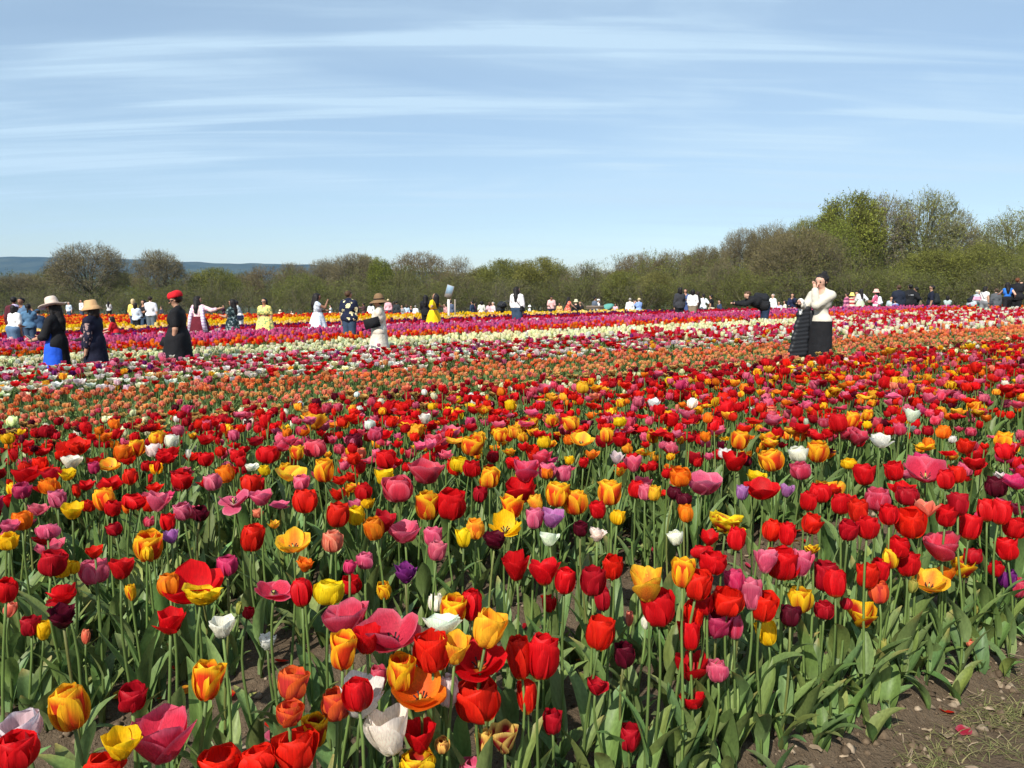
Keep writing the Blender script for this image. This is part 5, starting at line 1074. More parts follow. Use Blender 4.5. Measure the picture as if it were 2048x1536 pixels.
# --- left group behind the magenta rows
person(22, 609, 24.3, -20, 'girl in a pale lilac cap, white T-shirt and denim dungarees seen from behind', 'brown', ('mid', 'black'), arms=('front', 'down'), lean=12, g=1.15, top=(WHT, .4, .58), trousers=(DEN,), hat=('cap', (.62, .52, .72)), group=ga)
person(27, 594, 27.8, 20, 'dark haired person in dark red behind the lilac cap at the left edge', 'brown', ('short', 'black'), top=((.10, .02, .03), .9, .5), trousers=(BLK,), group=ga)
person(41, 596, 26.5, 170, 'man in a denim shirt with a dark beard facing the camera', 'brown', ('short', 'black'), arms=('down', 'front'), top=(DEN, .9, .48), trousers=(NVY,), group=ga)
person(56, 608, 25.6, 20, 'child in a blue denim jacket next to the man in the denim shirt', 'brown', ('pony', 'black'), arms=('front', 'eye'), top=((.08, .17, .28), .9, .5), trousers=(DKD,), group=ga)
person(80, 617, 33.2, 60, 'person in a dark blue cap crouching behind the pale wide brimmed hat', 'tan', ('short', 'dark'), H=1.6, lean=20, legs='crouch', arms=('front', 'front'), top=((.03, .06, .12), .8, .5), trousers=(DKD,), hat=('cap', (.03, .07, .14)), group=gd, zoff=0)
person(232, 632, 24.2, 95, 'dark haired child in a red top stooping over the tulips beside the tan bucket hat', 'pale', ('mid', 'black'), arms=('front', (.0, .28, -.14)), lean=20, top=((.45, .012, .02), .45, .52), trousers=(GRY,), group=gd)
person(217, 603, 38.4, 0, 'dark haired woman in black seen from behind left of the child in red', 'tan', ('long', 'black'), arms=('eye', 'front'), top=((.5, .5, .5), .4, .5), trousers=(BLK,), group=gd)
person(266, 598, 36.0, 0, 'blonde woman in yellow in the yellow rows', 'pale', ('mid', 'blond'), top=((.75, .55, .15), .5, .5), trousers=(DKD,), group=gd)
person(271, 606, 33.3, -10, 'dark haired boy in a pale blue shirt and black trousers', 'tan', ('mid', 'black'), arms=('front', 'front'), top=((.55, .62, .75), .5, .5), trousers=(BLK,), group=gd)
person(286, 600, 33.8, 160, 'woman with black curly hair between the pale blue shirt and the white T-shirt', 'tan', ('wild', 'black'), arms=('phone', 'phone'), top=(BLK, .3, .5), trousers=(DKD,), group=gd)
person(300, 593, 33.3, 12, 'man in a white T-shirt and grey jeans seen from behind', 'pale', ('short', 'dark'), arms=('phone', 'down'), g=1.05, top=((.74, .74, .80), .42, .52), trousers=((.13, .16, .19),), group=gd)
person(138, 620, 46, 180, 'tiny far figure in pale blue right of the pale wide brimmed hat', 'pale', ('short', 'grey'), H=1.3, top=((.5, .6, .7), .5, .5), trousers=(DKD,), group=gb)
person(163, 616, 44, 150, 'far figure in white partly behind the tan bucket hat', 'tan', ('short', 'dark'), H=1.45, top=(WHT, .5, .5), trousers=(DKD,), group=gb)
person(322, 613, 48, 170, 'far figure in dark clothes just right of the white T-shirt', 'tan', ('short', 'dark'), H=1.4, top=((.05, .05, .07), .8, .5), trousers=(BLK,), group=gb)
person(408, 610, 48, 180, 'far figure in dark blue right of the maroon skirt', 'tan', ('short', 'dark'), top=(DKD, .9, .5), trousers=(BLK,), group=gb)
person(447, 610, 46, 120, 'far figure in plum holding up something white', 'tan', ('short', 'dark'), arms=('eye', 'eye'), top=((.06, .02, .04), .9, .5), trousers=(BLK,), group=gb)
# --- the far edge, middle
person(560, 620, 48, 180, 'far head in a straw hat right of the pale yellow flowered dress', 'pale', ('short', 'dark'), H=1.25, top=((.7, .6, .4), .5, .5), trousers=(DKD,), hat=('bucket', (.66, .55, .36)), group=gb)
person(583, 622, 48, 180, 'far child in cream, second right of the pale yellow flowered dress', 'pale', ('short', 'brown'), H=1.2, top=((.7, .66, .55), .5, .5), trousers=(DKD,), group=gb)
person(661, 610, 40, 90, 'far figure in white just right of the raised phone', 'pale', ('short', 'dark'), H=1.35, top=(WHT, .5, .5), trousers=(BLK,), group=gb)
person(727, 606, 38.4, 60, 'man reaching forward right of the lily print shirt', 'brown', ('short', 'black'), arms=('reach', 'reach'), top=((.10, .05, .05), .6, .5), trousers=(BLK,), group=gb)
person(742, 605, 36, 0, 'figure in white left of the brown felt hat', 'tan', ('mid', 'black'), top=(WHT, .6, .5), trousers=((.3, .3, .3),), group=gb)
person(776, 598, 36.2, 10, 'person in a pink top and jeans right of the brown felt hat', 'pale', ('short', 'blond'), top=((.72, .40, .44), .8, .52), trousers=(DKD,), group=gb)
person(787, 603, 38, 30, 'figure in dark red beside the pink top', 'tan', ('long', 'dark'), top=((.12, .02, .03), .8, .5), trousers=(BLK,), group=gb)
person(793, 602, 37, 0, 'man in dark grey right of the figure in dark red', 'tan', ('short', 'black'), top=((.03, .035, .04), .9, .5), trousers=(BLK,), group=gb)
person(804, 610, 40, 150, 'figure in black and white, first of the seated row left of the bright yellow dress', 'tan', ('mid', 'black'), H=1.45, top=((.25, .25, .27), .5, .5), trousers=(BLK,), group=gb)
person(813, 609, 39, 10, 'figure in pale blue, second of the row left of the bright yellow dress', 'pale', ('mid', 'brown'), H=1.45, top=((.5, .6, .72), .6, .5), trousers=((.4, .45, .5),), group=gb)
person(822, 611, 40, 180, 'figure in navy, third of the row left of the bright yellow dress', 'tan', ('short', 'black'), H=1.4, top=(NVY, .6, .5), trousers=(BLK,), group=gb)
person(831, 611, 38, 0, 'broad figure in a white shirt closest to the bright yellow dress', 'pale', ('short', 'grey'), H=1.45, g=1.2, top=(WHT, .6, .5), trousers=(DKD,), group=gb)
person(893, 607, 34.4, 120, 'figure in white and red bending just left of the sign post', 'tan', ('short', 'black'), lean=15, top=((.6, .3, .3), .5, .5), trousers=(BLK,), group=gb)
person(902, 601, 38, -30, 'person in blue grey leaning right of the sign post', 'pale', ('short', 'dark'), top=((.08, .10, .16), .9, .5), trousers=(DKD,), arms=('up', 'front'), group=gb)
person(944, 602, 38, 60, 'dark haired person in dark blue left of the long white dress', 'tan', ('short', 'black'), top=((.03, .045, .09), .9, .5), trousers=(BLK,), group=gb)
person(950, 606, 37, 80, 'figure in plum touching the person in dark blue', 'tan', ('mid', 'dark'), H=1.5, top=((.10, .03, .06), .9, .5), trousers=(BLK,), group=gb)
person(963, 602, 36.2, 10, 'woman in a long white dress seen from behind far off', 'tan', ('mid', 'black'), top=((.75, .72, .62), .4, .6), skirt=((.75, .72, .62), .1, .06), group=gb)
person(979, 604, 37, 0, 'woman in a pink top right of the long white dress', 'pale', ('mid', 'brown'), top=((.68, .42, .46), .7, .5), trousers=(BLK,), group=gb)
person(986, 604, 36.4, 120, 'woman in pale grey and pink next to the dark pushchair', 'pale', ('short', 'grey'), top=((.66, .55, .58), .7, .5), trousers=((.3, .3, .32),), group=gb)
person(1059, 611, 38, 100, 'child in a white sun hat right of the black shoulder bag', 'pale', ('short', 'brown'), H=1.3, top=((.65, .66, .66), .6, .5), trousers=((.4, .4, .42),), hat=('bucket', (.75, .74, .70)), group=gb)
person(1103, 592, 29.2, 176, 'man in a pink T-shirt looking down at the phone in his hands', 'brown', ('short', 'black'), arms=('hold', 'hold'), pitch=24, g=1.15, top=((.72, .42, .40), .42, .50, None, WHT, 9, .018), trousers=(NVY,), group=gb)
person(1119, 606, 31, 170, 'child in orange yellow between the pink T-shirt and the coral dress', 'brown', ('mid', 'black'), top=((.70, .40, .15), .5, .5), trousers=((.12, .02, .03),), group=gb)
person(1135, 594, 29.2, -60, 'woman in a coral flowered dress reaching down to the right', 'tan', ('long', 'black'), lean=10, arms=('phone', (.05, .24, -.22)), top=((.66, .08, .05), .1, .6, 'floral', (.75, .35, .25), 15), skirt=((.66, .08, .05), .3, .06, 'floral', (.75, .35, .25), 15), group=gb)
person(1152, 600, 33.4, 160, 'person in black with a pale straw hat behind the coral dress', 'pale', ('short', 'dark'), g=1.2, top=(BLK, .9, .5), trousers=(BLK,), hat=('bucket', (.66, .58, .38)), group=gb)
person(1160, 603, 34.5, 180, 'brown haired person in dark clothes right of the pale straw hat', 'tan', ('short', 'brown'), g=1.2, top=((.02, .018, .02), .9, .5), trousers=(BLK,), group=gb)
person(1187, 594, 34.6, -60, 'man in a slate blue top bending over a low cart', 'tan', ('short', 'black'), lean=12, arms=('hold', 'front'), g=1.05, top=((.10, .12, .16), .9, .5), trousers=(DKD,), group=gb)
person(1193, 598, 36, -70, 'person in a white sun cap beside the low cart', 'pale', ('short', 'grey'), lean=14, top=((.65, .65, .66), .6, .5), trousers=((.3, .3, .3),), hat=('cap', WHT), group=gb)
person(1231, 607, 35.0, 150, 'woman with long black hair in pink sitting low right of the green umbrella', 'brown', ('long', 'black'), H=1.38, top=((.68, .40, .45), .5, .5), trousers=(BLK,), group=gb)
person(1260, 596, 35.2, 6, 'man in a white shirt seen from behind with a black backpack', 'pale', ('short', 'grey'), g=1.12, top=(WHT, .9, .5), trousers=(NVY,), group=gb)
BP = []
q = person(1269, 599, 36.5, 30, 'dark figure between the white shirt and the blue shirt', 'tan', ('short', 'black'), top=(BLK, .9, .5), trousers=(BLK,), group=gb)
person(1278, 596, 34.9, 30, 'man in a pale blue shirt raising his arms to take a picture', 'pale', ('short', 'blond'), arms=('eye', 'eye'), g=1.15, top=((.26, .38, .70), .5, .45), trousers=((.3, .36, .5),), group=gb)
# --- four women and the wood side
person(1360, 575, 24.3, 8, 'woman in a dark grey jacket with short black hair seen from behind', 'tan', ('mid', 'black'), g=1.2, arms=('down', 'hold'), top=((.035, .036, .042), .9, .46), trousers=(BLK,), group=gc)
person(1371, 578, 25.8, 165, 'woman in a blue dress facing the camera beside the dark grey jacket', 'tan', ('mid', 'black'), arms=('phone', 'phone'), top=((.06, .09, .20), .4, .6), skirt=((.05, .08, .20), .15, .05), group=gc)
person(1386, 579, 24.6, -14, 'woman in a white T-shirt and khaki trousers with bobbed black hair', 'brown', ('mid', 'black'), g=1.12, arms=('hold', 'down'), top=(WHT, .45, .53), trousers=((.28, .22, .15),), group=gc)
person(1395, 583, 26.5, 40, 'dark haired person in brown behind the white T-shirt and khaki trousers', 'brown', ('mid', 'dark'), top=((.05, .035, .03), .9, .5), trousers=((.10, .08, .07),), group=gc)
person(1407, 588, 25.6, 5, 'girl with a black ponytail in a white top and pale trousers', 'tan', ('pony', 'black'), arms=('front', 'hip'), top=((.72, .77, .78), .45, .48), trousers=((.60, .66, .68),), group=gc)
person(1424, 590, 26.5, 60, 'woman in a cream dress with a black waistcoat right of the ponytail', 'tan', ('short', 'black'), g=1.05, lean=6, top=(BLK, .2, .55), skirt=((.72, .62, .45), .2, .05), group=gc)
person(1439, 600, 28, 100, 'child in a navy T-shirt left of the bending man', 'tan', ('short', 'black'), H=1.5, top=((.03, .05, .10), .45, .5), trousers=(DKD,), group=gc)
person(1546, 588, 27, 120, 'figure in white hidden behind the bending man', 'pale', ('short', 'grey'), top=(WHT, .9, .5), trousers=((.4, .4, .4),), group=gc)
person(1558, 603, 26.5, 150, 'child in lilac and dark hair right behind the bending man', 'tan', ('mid', 'black'), H=1.35, top=((.45, .42, .6), .5, .5), trousers=(BLK,), group=gc)
person(1570, 601, 26.2, 80, 'small child in cream left of the navy sweater', 'tan', ('mid', 'black'), H=1.35, top=((.70, .66, .50), .5, .5), trousers=((.6, .6, .6),), group=gc)
person(1585, 587, 25.6, 155, 'woman in a navy sweater with a white print and long dark hair', 'tan', ('long', 'dark'), g=1.1, arms=('eye', 'front'), top=(NVY, .9, .52), trousers=((.62, .56, .58),), group=gc)
person(1633, 573, 30, 20, 'dark haired person half hidden behind the woman in the cream jumper', 'tan', ('short', 'black'), top=(BLK, .5, .5), trousers=(BLK,), group=gc)
person(1694, 586, 25.0, 40, 'person in a pink and plum striped top', 'tan', ('short', 'dark'), g=1.1, top=((.62, .20, .30), .9, .44, 'stripe', (.22, .05, .12), 5), trousers=((.55, .2, .25),), group=gc)
person(1704, 587, 24.6, 10, 'person in a yellow sun hat and red striped clothes', 'tan', ('short', 'dark'), g=1.2, arms=('hold', 'hold'), top=((.72, .62, .48), .6, .5, 'stripe', (.45, .06, .06), 5), skirt=((.75, .62, .45), .12, .05, 'vstripe', (.55, .06, .05), 4), hat=('bucket', (.80, .66, .18)), group=gc)
person(1714, 583, 26.2, 140, 'dark haired woman facing the camera left of the pale green skirt', 'tan', ('mid', 'black'), top=((.35, .15, .12), .3, .5), trousers=((.6, .5, .4),), group=gc)
person(1722, 578, 24.4, 10, 'woman with long black hair, white sleeves and a pale green skirt', 'tan', ('long', 'black'), arms=('phone', 'hip'), top=(WHT, .9, .60), skirt=((.52, .58, .42), .08, .05), group=gc)
q = person(1752, 580, 24.4, 68, 'woman in a pink sun hat and pink top with white trousers', 'tan', ('long', 'black'), arms=('phone', 'hold'), top=((.68, .12, .22), .5, .55), trousers=(WHT,), hat=('bucket', (.78, .42, .36)), group=gc)
backpack(q, 'large white backpack on the woman in the pink sun hat', (.74, .75, .80), 1.15)
q = person(1798, 570, 24.6, -6, 'broad man in a plain navy sweater seen from behind', 'pale', ('short', 'brown'), g=1.3, arms=('front', 'down'), top=((.014, .018, .032), .95, .46, None, WHT, 9, .02), trousers=(BLK,), group=gc)
q = person(1821, 569, 24.9, 0, 'man in a black jacket with pale lettering on the back', 'tan', ('short', 'black'), g=1.25, arms=('down', 'hip'), top=(BLK, .95, .46, None, WHT, 9, .024), trousers=(BLK,), group=gc)
u = q['up']; H_ = q['H']; mb = MB()   # the pale letters on his back: three short strokes each, too far to read
for (lx, lz, ww, hh_) in [(-.030, .735, .008, .030), (-.018, .748, .018, .007), (-.018, .735, .016, .006), (-.012, .735, .007, .030), (.008, .735, .008, .030), (.019, .748, .018, .007), (.028, .735, .007, .030), (-.075, .735, .012, .012)]:
    mb.box(u(lx * H_, -.0905 * H_ * 1.19, lz * H_), (ww * H_, .004 * H_, hh_ * H_))
mb.build('lettering', fabric((.6, .6, .62)), q['root'], smooth=False)
person(1832, 574, 26.5, 30, 'dark figure half hidden behind the black jacket with lettering', 'tan', ('short', 'black'), top=(BLK, .9, .5), trousers=(BLK,), group=gc)
person(1783, 593, 24.8, 160, 'child with black hair in front of the plain navy sweater', 'tan', ('short', 'black'), H=1.3, top=((.40, .48, .50), .5, .5), trousers=((.05, .08, .25),), group=gc)
person(1791, 600, 24.1, 10, 'child in a blue checked shirt low beside the navy sweater', 'tan', ('short', 'black'), H=1.15, top=((.06, .10, .35), .9, .5, 'stripe', (.5, .55, .7), 6), trousers=(DKD,), group=gc)
q = person(1864, 571, 24.5, 62, 'man in sunglasses and a black T-shirt looking left', 'tan', ('short', 'black'), g=1.12, arms=('down', 'down'), top=((.012, .014, .028), .42, .48), trousers=(BLK,), shades=True, group=gc)
backpack(q, 'black backpack on the man in sunglasses', (.015, .018, .02), 1.25)
person(1896, 592, 25.6, -40, 'girl in pale green holding a camera to her eye', 'tan', ('mid', 'black'), H=1.32, arms=('eye', 'eye'), top=((.40, .48, .46), .4, .5), trousers=((.4, .42, .5),), group=gc)
q = person(1945, 577, 24.2, -82, 'man in a beige cap and pale grey hooded top stooping to the right', 'pale', ('short', 'grey'), H=1.72, lean=32, arms=('front', 'front'), pitch=-12, g=1.1, top=((.40, .44, .47), .98, .47, None, WHT, 9, .026), trousers=(DKD,), hat=('cap', (.66, .52, .34)), group=gc)
backpack(q, 'dark backpack on the stooping man in the beige cap', (.02, .022, .03), .8)
q = person(1971, 573, 18.0, -72, 'woman in a white top and grey trousers walking right with bags', 'tan', ('mid', 'black'), legs='walk', arms=('down', 'down'), yaw=-10, pitch=14, g=1.08, top=((.78, .77, .74), .08, .58), trousers=((.20, .21, .22), None, .02), group=gc)
shoulder_bag(q, 'big pink shoulder bag of the woman in the white top', (.72, .36, .50), -1, .66, False, fwd=-.12, wide=2.4)
shoulder_bag(q, 'dark grey bag at the hip of the woman in the white top', (.06, .06, .07), 1, .55, True, fwd=.08, wide=1.3)
person(1958, 598, 25.5, 30, 'small child in green behind the big pink shoulder bag', 'tan', ('short', 'dark'), H=1.1, top=((.02, .20, .11), .5, .5), trousers=((.02, .20, .11),), group=gc)
person(1993, 577, 24.4, -8, 'person in a dark grey coat seen from behind', 'pale', ('short', 'brown'), g=1.18, top=((.085, .09, .10), .95, .45), trousers=(BLK,), group=gc)
person(1982, 600, 25.6, 160, 'small pale child left of the dark grey coat', 'pale', ('short', 'blond'), H=1.05, top=((.7, .66, .6), .5, .5), trousers=((.6, .6, .6),), group=gc)
person(2017, 565, 18.2, -25, 'woman in a bright blue strapless top and black trousers', 'pale', ('long', 'black'), legs='walk', arms=((.10, .26, -.13), 'hip'), yaw=-45, pitch=-8, top=((.03, .16, .55), 0, .60), trousers=(BLK, None, .012), group=gc)
q = person(2036, 556, 18.0, -55, 'man in a black hooded top holding a camera at the right edge', 'pale', ('short', 'red'), arms=('eye', 'eye'), g=1.2, top=(BLK, .98, .46, None, WHT, 9, .026), trousers=(BLK,), group=gc)
person(2058, 600, 23.9, 100, 'child in pink cut by the right edge', 'pale', ('mid', 'blond'), H=1.3, top=((.7, .45, .5), .5, .5), trousers=((.7, .6, .6),), group=gc)
# --- things of the visitors at the far edge
def stand(px, py, p):
    d = ray(px, py); P = CAM + d * (p / (RN @ d[:2])); return np.array([P[0], P[1], float(gz(P[0], P[1]))]), P[2]
B, zt = stand(897, 567, 33.6)
o = empty('sign_board', B, math.radians(-18), label='tilted picture board on a white post behind the bright yellow dress', cat='sign'); hz_ = zt - B[2]
mb = MB(); mb.box((0, 0, (hz_ - .75) / 2), (.10, .08, hz_ - .75)); mb.build('post', plain('white_paint', (.70, .66, .62), .6), o, smooth=False)
mb = MB(); Rb = Matrix.Rotation(math.radians(17), 3, 'Y'); mb.box((.06, -.05, hz_ - .38), (.36, .04, .60), Rb); bd = mb.build('board', plain('board_wood', (.30, .24, .20), .6), o, smooth=False)
def print_mat():
    m, t = mat('printed_view'); tc = N(t, 'ShaderNodeTexCoord'); s = N(t, 'ShaderNodeSeparateXYZ'); L(t, tc.outputs['Generated'], s.inputs[0]); r = N(t, 'ShaderNodeValToRGB'); nz = N(t, 'ShaderNodeTexNoise'); nz.inputs['Scale'].default_value = 6; nz.inputs['Detail'].default_value = 5; L(t, tc.outputs['Generated'], nz.inputs['Vector'])
    L(t, mth(t, 'ADD', s.outputs[2], mth(t, 'MULTIPLY', mth(t, 'SUBTRACT', nz.outputs[0], .5), .35)), r.inputs[0]); e = r.color_ramp.elements
    for _ in range(3): e.new(.5)
    for k_, (p_, c_) in enumerate([(0, (.30, .26, .23)), (.28, (.33, .30, .28)), (.40, (.15, .21, .26)), (.70, (.18, .27, .36)), (1, (.28, .37, .44))]): e[k_].position = p_; e[k_].color = (*c_, 1)
    b = N(t, 'ShaderNodeBsdfPrincipled'); b.inputs['Roughness'].default_value = .8; L(t, r.outputs[0], b.inputs['Base Color']); oo = N(t, 'ShaderNodeOutputMaterial'); L(t, b.outputs[0], oo.inputs[0]); return m
mb = MB(); mb.box((.06, -.074, hz_ - .38), (.33, .006, .57), Rb); mb.build('printed_picture', print_mat(), o, smooth=False)
mb = MB(); mb.box((.26, .16, (hz_ - .75) / 2), (.05, .05, hz_ - .75)); mb.build('rear_post', plain('board_wood', (.30, .24, .20), .6), o, smooth=False)
B, zt = stand(1820, 603, 24.0)
o = empty('folding_chair', B, 0, label='white folding chair frame behind the black jacket with lettering', cat='chair'); wm_ = plain('white_tube', (.75, .75, .75), .4)
mb = MB(); mb.tube([(-.22, 0, 0), (-.21, 0, .45), (-.19, -.05, .86), (.17, -.05, .86), (.21, 0, .45), (.22, 0, 0)], .022, 6); mb.build('back_frame', wm_, o)
for sx in (-1, 1): mb = MB(); mb.tube([(sx * .21, .02, .45), (sx * .22, .42, 0)], .018, 6); mb.build('leg', wm_, o)
mb = MB(); mb.box((0, .2, .45), (.42, .42, .03)); mb.build('seat', fabric(BLK), o); mb = MB(); mb.box((0, -.03, .70), (.36, .015, .22)); mb.build('backrest', fabric(BLK), o)
B, zt = stand(1842, 590, 25.5); o = empty('camera_tripod', B, 0, label='thin wooden tripod right of the black jacket with lettering', cat='tripod')
for a in (0, 2.1, 4.2): mb = MB(); mb.tube([(0, 0, 1.35), (.42 * math.cos(a), .42 * math.sin(a), 0)], .016, 5); mb.build('leg', plain('tripod_wood', (.20, .15, .09), .6), o)
mb = MB(); mb.box((0, 0, 1.40), (.12, .10, .10)); mb.tube([(0, -.04, 1.41), (0, -.13, 1.41)], .035, 8); mb.build('camera', plain('camera_black', (.02, .02, .02), .4), o)
B, zt = stand(1213, 612, 34.4); o = empty('parasol', B + [0, 0, .0], 0, label='teal green umbrella lying tilted beside the low cart', cat='umbrella')
V, Q = lathe([(.0, .22), (.18, .19), (.38, .09), (.50, -.06), (.49, -.065), (.37, .075), (.17, .17), (0, .2)], 8); Rm = np.array(Matrix.Rotation(math.radians(-28), 3, 'Y')); mk('canopy', V @ Rm.T + [0, 0, zt - B[2] - .12], Q, fabric((.10, .30, .25)), o, smooth=False)
mb = MB(); mb.tube([np.array([0, 0, .24]) @ Rm.T + [0, 0, zt - B[2] - .12], np.array([0, 0, -.62]) @ Rm.T + [0, 0, zt - B[2] - .12]], .012, 6); mb.build('shaft', plain('steel', (.3, .3, .3), .35, metal=1), o)
B, zt = stand(1190, 618, 34.2); o = empty('cart', B, math.radians(-10), label='low wooden hand cart in front of the man in the slate blue top', cat='cart')
mb = MB(); mb.box((0, 0, .62), (.95, .5, .06)); mb.build('tray', plain('cart_wood', (.16, .12, .09), .7), o, smooth=False)
for sy in (-1, 1): mb = MB(); mb.box((0, sy * .24, .70), (.95, .03, .12)); mb.build('side_board', plain('cart_wood', (.16, .12, .09), .7), o, smooth=False)
for sx in (-1, 1):
    for sy in (-1, 1): mb = MB(); mb.tube([(sx * .33, sy * .27 - .02, .27), (sx * .33, sy * .27 + .02, .27)], .27, 16); mb.build('wheel', plain('rubber', (.03, .03, .03), .8), o)
for sx in (-1, 1): mb = MB(); mb.box((sx * .33, 0, .45), (.05, .4, .30)); mb.build('axle_block', plain('cart_wood', (.16, .12, .09), .7), o, smooth=False)
mb = MB(); mb.tube([(-.47, .2, .64), (-.75, .2, .95), (-.75, -.2, .95), (-.47, -.2, .64)], .016, 6); mb.build('handle', plain('cart_wood', (.16, .12, .09), .7), o)
B, zt = stand(1001, 616, 36.2); o = empty('pushchair', B, math.radians(60), label='dark pushchair right of the woman in pale grey and pink', cat='pushchair'); bm = fabric((.02, .022, .028)); gm = plain('tube_grey', (.08, .08, .09), .4)
V, Q = snet([((-.15, 0, .55), (.15, 0, .55), .17, .17, .05), ((-.15, -.16, .75), (.15, -.16, .75), .10, .10, .05)], .03); mk('seat', V, Q, bm, o)
V, Q = lathe([(0, .30), (.16, .26), (.26, .14), (.29, 0), (.27, 0), (.15, .22), (0, .27)], 12); mk('hood', V + [0, -.08, .72], Q, bm, o)
for sx in (-1, 1):
    mb = MB(); mb.tube([(sx * .24, .36, .12), (sx * .23, -.30, .95), (sx * .22, -.46, 1.02)], .014, 6); mb.tube([(sx * .24, -.34, .12), (sx * .23, .05, .52)], .014, 6); mb.build('frame', gm, o)
    for sy in (-1, 1): mb = MB(); mb.tube([(sx * .25 - .02, sy * .35, .12), (sx * .25 + .02, sy * .35, .12)], .12, 12); mb.build('wheel', plain('rubber', (.03, .03, .03), .8), o)
mb = MB(); mb.tube([(-.22, -.46, 1.02), (.22, -.46, 1.02)], .018, 6); mb.build('handle', gm, o)
# ------------------------------------------------------------------ the planted rows
ft = np.array(FEET)
def spots(pa, pb, sp, r, jitter=.42, ymin=0.9, keep=1.0, wave=.12):
    """loosely spaced places in the strip pa..pb across the view"""
    P = np.arange(pa + sp / 2, pb, sp); Q = np.arange(-52, 62, sp); PP, QQ = np.meshgrid(P, Q, indexing='ij')
    PP = PP + r.normal(size=PP.shape) * sp * jitter; QQ = QQ + r.normal(size=QQ.shape) * sp * jitter
    xy = (PP.ravel()[:, None] * RN + QQ.ravel()[:, None] * RU); PPr = PP.ravel()
    wob = wave * np.sin(QQ.ravel() * .9 + pa) * .5
    m = (PPr + wob > pa - .03) & (PPr + wob < pb + .03) & (xy[:, 1] > ymin) & (np.abs(xy[:, 0]) < .74 * xy[:, 1] + 1.6) & (xy[:, 1] < 43 - .37 * xy[:, 0] + (xy[:, 0] < 0) * 0) & (r.random(len(xy)) < keep)
    xy = xy[m]
    if len(xy) and xy[:, 1].max() > 6:
        for x, y, rd in ft:
            xy = xy[(xy[:, 0] - x) ** 2 + (xy[:, 1] - y) ** 2 > rd * rd]
    return xy
def plant(name_label, strips):
    F_ = Field(); r = np.random.default_rng(len(name_label) * 31)
    for pa, pb, sp, mix, hgt, size, hsd, *qq in strips:
        xy = spots(pa, pb, sp * 1.14, r)
        if qq: qv = xy @ RU + r.normal(size=len(xy)) * .8; xy = xy[(qv > qq[0]) & (qv < qq[1])]
        Y = xy[:, 1]
        kinds = [k for k, _, _ in mix]; pr = np.array([w_ for _, _, w_ in mix], float); pr /= pr.sum(); ch = r.choice(len(mix), len(xy), p=pr)
        # flowers of a kind stand in loose drifts
        for q, (kd, op, _) in enumerate(mix):
            for lod, (y0, y1) in enumerate(((0, 7.5), (7.5, 17), (17, 99))):
                s = xy[(ch == q) & (Y >= y0) & (Y < y1)]
                if len(s): F_.add(s, kd, op, lod, np.clip(hgt + r.normal(size=len(s)) * hsd, .2, 1), size * 1.42 * np.exp(r.normal(size=len(s)) * .12), r)
    return F_.build('tulip_row', name_label)
plant('mixed row of dark crimson and cream tulips at the back of the front bed', [(5.85, 7.0, .118, [('crimson', 'cup', 6), ('maroon', 'cup', 2), ('white', 'closed', 1.0), ('cream', 'closed', .9), ('red', 'cup', 2), ('scarlet', 'open', .7), ('gavota', 'open', 1.2)], .44, .84, .05)])
plant('row of brown and yellow edged tulips with crimson and cream ones among them', [(7.15, 7.85, .115, [('gavota', 'open', 6), ('crimson', 'cup', 3), ('cream', 'closed', .8), ('maroon', 'cup', 1)], .42, .88, .045)])
plant('sparse row of coral pink tulips with green leaves showing', [(7.95, 8.65, .135, [('coral', 'cup', 5), ('rose', 'cup', 1)], .38, .72, .05)])
plant('row of pale peach tulips in front of the orange ones', [(8.8, 9.45, .122, [('peach', 'cup', 6), ('coral', 'cup', 1)], .37, .74, .04)])
plant('row of orange tulips across the middle of the field', [(9.5, 10.4, .118, [('tangerine', 'cup', 6), ('salmon', 'cup', 1), ('coral', 'cup', 4)], .40, .80, .035)])
plant('mixed row of red, white and purple tulips at the feet of the walkers', [(10.75, 12.0, .135, [('white', 'open', 3.4), ('cream', 'open', 3), ('red', 'open', 2.2), ('rose', 'open', 1.5), ('blush', 'cup', 1.2), ('pink', 'cup', 1.6), ('amber', 'cup', .8), ('peach', 'cup', .8)], .40, 1.12, .05),
    (12.3, 14.2, .13, [('red', 'open', 4), ('rose', 'open', 2.4), ('magenta', 'cup', 1.5), ('purple', 'cup', .4), ('white', 'open', 2.4), ('cream', 'open', 1.6), ('hotpink', 'cup', 1.2), ('scarlet', 'open', 1.4), ('pink', 'cup', 1.2)], .43, 1.08, .05),
    (14.6, 17.4, .15, [('red', 'open', 4), ('rose', 'open', 2), ('white', 'open', 2), ('cream', 'open', 1.5), ('pink', 'cup', 1.5)], .43, 1.08, .05, 20, 99)])
plant('long row of cream white tulips crossing the field', [(14.85, 17.0, .135, [('cream', 'cup', 8), ('white', 'cup', 1)], .42, 1.0, .035, -99, 20)])
plant('row of orange red tulips in front of the magenta ones', [(18.1, 19.6, .135, [('scarlet', 'cup', 4), ('orange', 'cup', 3), ('magenta', 'cup', 1.4)], .42, 1.0, .05)])
plant('broad row of magenta tulips crossing the field', [(19.75, 23.4, .135, [('magenta', 'cup', 8), ('hotpink', 'cup', 1.5), ('purple', 'cup', .8), ('mauve', 'cup', 1), ('pink', 'cup', 1)], .43, 1.05, .05)])
plant('thin row of blush white tulips behind the magenta ones', [(23.5, 24.0, .14, [('blush', 'cup', 6), ('white', 'cup', 2)], .42, 1.1, .03)])
plant('row of crimson tulips in the back half of the field', [(24.6, 27.6, .155, [('crimson', 'cup', 5), ('red', 'cup', 2), ('hotpink', 'cup', 1)], .36, 1.15, .04)])
plant('narrow row of dark purple tulips behind the crimson ones', [(28, 30, .17, [('plum', 'cup', 6), ('purple', 'cup', 2)], .34, 1.2, .04)])
